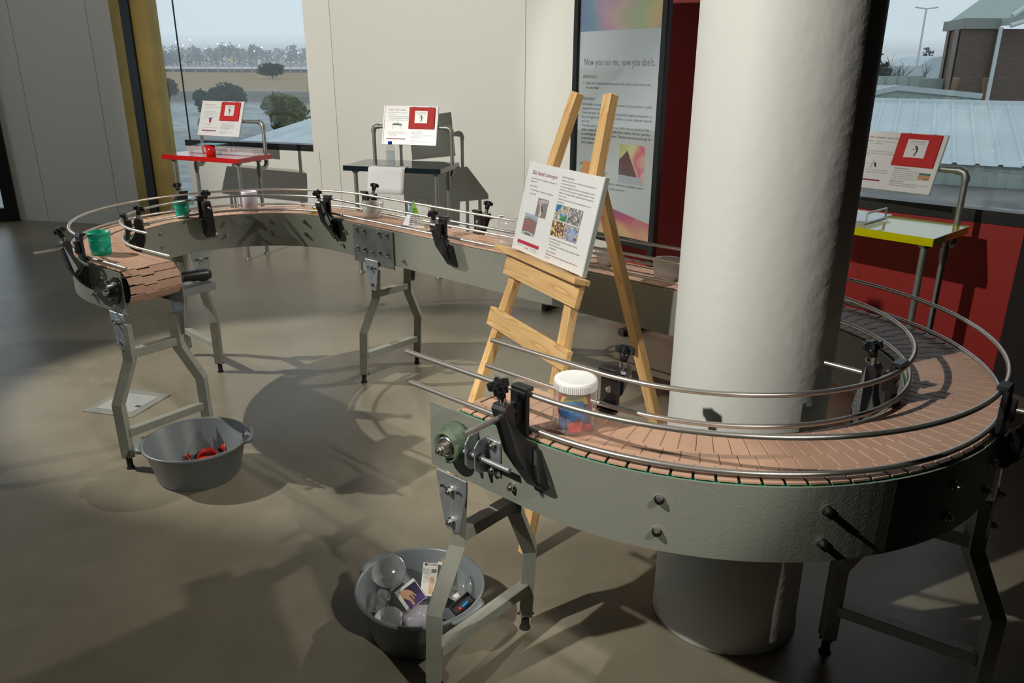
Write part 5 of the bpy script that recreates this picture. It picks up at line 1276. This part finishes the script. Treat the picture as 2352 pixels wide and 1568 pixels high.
# brick hall
hb0 = zat(2165, 150, 36.5); hb1 = zat(2209, 66, 34.0); hb2 = zat(2292, 66, 34.0); zp0, zp1 = zat(2209, 66, 34.0).z, zat(2209, 42, 34.0).z
hall = thing('brick_hall', 'tall brown brick hall with concrete parapet and downpipe at the right window edge', 'building', V(20, 37, GZ))
MB().prism([(hb0.x, 36.5), (hb1.x, 34.0), (hb2.x, 34.0), (hb2.x, 33.8), (31, 33.8), (31, 42), (hb0.x*42/36.5+.6, 42)], GZ, zp0).obj('brick_wall', m_brick, hall)
MB().prism([(hb0.x-.12, 36.5), (hb1.x-.05, 33.85), (hb2.x, 33.85), (hb2.x, 36.8), (hb0.x-.12, 36.8)], zp0, zp1).obj('parapet', mat('concrete_parapet', (.25, .27, .25), .85), hall)
dn_ = (V(hb1.x, 34.0, 0)-V(hb0.x, 36.5, 0)); fn = V(dn_.y, -dn_.x, 0).normalized()
for f0, f1 in ((.0, .22), (.62, .98)):
    a_ = V(hb0.x, 36.5, 0)+dn_*f0+fn*.0; b_ = V(hb0.x, 36.5, 0)+dn_*f1
    MB().prism([(a_.x-.1, a_.y-.05), (b_.x-.1, b_.y-.05), (b_.x, b_.y+.1), (a_.x, a_.y+.1)], GZ, zp0-.01).obj('pale_pier', m_brick2, hall)
MB().cyl((hb2.x-.05, 33.7, GZ), (hb2.x-.05, 33.7, zp0+.05), .08, 10).obj('downpipe', m_gut, hall)
za = zat(2295, 42, 33.7).z; zb2 = zat(2352, 10, 33.7).z; sl = (zb2-za)/(zat(2352, 10, 33.7).x-hb2.x)
MB().add([V(hb2.x, 33.1, zp0+.1), V(31, 33.1, zp0+.1+sl*.45*(31-hb2.x)), V(31, 33.1, za+sl*(31-hb2.x)), V(hb2.x, 33.1, za)]+[v+V(0, 5, 0) for v in (V(hb2.x, 33.1, zp0+.1), V(31, 33.1, zp0+.1+sl*.45*(31-hb2.x)), V(31, 33.1, za+sl*(31-hb2.x)), V(hb2.x, 33.1, za))],
    [(0, 1, 2, 3), (7, 6, 5, 4), (0, 4, 5, 1), (3, 2, 6, 7), (0, 3, 7, 4)]).obj('metal_fascia', m_metalg, hall)
MB().tube([V(hb2.x-.1, 33.0, zp0+.08), V(31, 33.0, zp0+.08+sl*.45*(31-hb2.x))], .09, 8).obj('gutter', m_gut, hall)
MB().tube([V(hb2.x-.1, 33.0, za+.05), V(31, 33.0, za+.05+sl*(31-hb2.x))], .10, 8).obj('ridge_flashing', m_gut, hall)
# flat dirty roof right outside the right window
tag(MB().prism(SQ(-9, 9, -9.5, -.06), zl-.25, zl-.05).obj('flat_roof', mat('dirty_flat_roof', (.13, .13, .125), .75, noise=.35, nscale=.7)), 'dark stained flat roof just below the right window', 'roof')
# bare trees
def bare_tree(px, ytop, ybase_z, Y, seed, label):
    rnd = random.Random(seed); b = V(*zat(px, 160, Y)); b.z = ybase_z; h = zat(px, ytop, Y).z-b.z
    mb = MB()
    def br(p, d, l, r, k):
        q = p+d*l; mb.tube([p, p+d*l*.5+V(rnd.uniform(-1, 1), rnd.uniform(-1, 1), 0)*l*.05, q], 1, 5, False, radii=[r, r*.8, r*.6])
        if k: 
            for _ in range(3 if k > 1 else 4):
                dd = (d+V(rnd.uniform(-1, 1), rnd.uniform(-1, 1), rnd.uniform(-.1, .6))*.75).normalized(); br(p+d*l*rnd.uniform(.55, 1), dd, l*rnd.uniform(.6, .85), r*.55, k-1)
    for s in (-1, 0, 1): br(b+V(s*.1, 0, 0), V(s*.45+rnd.uniform(-.1, .1), 0, 1).normalized(), h*.33, .10, 4)
    tag(mb.obj('bare_tree', m_bark), label, 'tree', 'bare winter trees outside the right window')
bare_tree(2052, 112, GZ, 51, 5, 'bare leafless tree nearest the column in the right window')
bare_tree(2095, 118, GZ, 44, 9, 'bare leafless tree between the column side tree and the brick hall')
bare_tree(2018, 118, GZ, 56, 6, 'bare leafless tree partly cut off by the column edge')
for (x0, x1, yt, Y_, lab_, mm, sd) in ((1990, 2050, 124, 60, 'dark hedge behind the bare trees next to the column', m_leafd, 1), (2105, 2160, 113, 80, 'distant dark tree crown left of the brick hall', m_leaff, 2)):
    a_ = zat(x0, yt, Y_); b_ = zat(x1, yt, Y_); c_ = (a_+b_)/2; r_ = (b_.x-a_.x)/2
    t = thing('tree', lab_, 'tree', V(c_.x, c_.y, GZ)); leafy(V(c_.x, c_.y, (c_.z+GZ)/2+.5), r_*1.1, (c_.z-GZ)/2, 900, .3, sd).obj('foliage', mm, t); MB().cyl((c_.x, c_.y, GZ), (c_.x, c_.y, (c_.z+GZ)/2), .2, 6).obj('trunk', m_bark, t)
pr0 = zat(2110, 152, 72); pr1 = zat(2175, 152, 72); pt_ = zat(2140, 128, 72)
tag(MB().prism([(pr0.x, pr0.z-2.5), (pr1.x, pr1.z-2.5), (pr1.x, pt_.z), (pr0.x+1.1, pt_.z-.15), (pr0.x, pr0.z)], -78, -72, Matrix.Rotation(pi/2, 4, 'X')).obj('far_shed', m_roofp), 'distant pale shed roof between the bare tree and the brick hall', 'building')
bpy.data.objects['far_shed'].location.z = 0
lp = zat(2128, 20, 60)
t = thing('lamp_post', 'tall double armed lamp post fading in the mist outside the right window', 'lamp post', V(lp.x, 60, GZ))
MB().cyl((lp.x, 60, GZ), (lp.x, 60, lp.z), .07, 8).obj('pole', m_gut, t)
for s in (-1, 1): MB().tube([(lp.x, 60, lp.z), (lp.x+s*.8, 60, lp.z+.1)], .05, 6).obj('arm', m_gut, t)

# winter mist over the far fields
mm, nt_, pp_ = nodes('mist'); nt_.nodes.remove(pp_)
vsn = nt_.nodes.new('ShaderNodeVolumeScatter'); vsn.inputs['Density'].default_value = .0016; vsn.inputs['Color'].default_value = (.97, .99, 1, 1)
nt_.links.new(vsn.outputs[0], nt_.nodes['Material Output'].inputs['Volume'])
ms = MB().box((0, 850, GZ+11), (2200, 600, 22)).obj('mist', mm); ms['kind'] = 'structure'
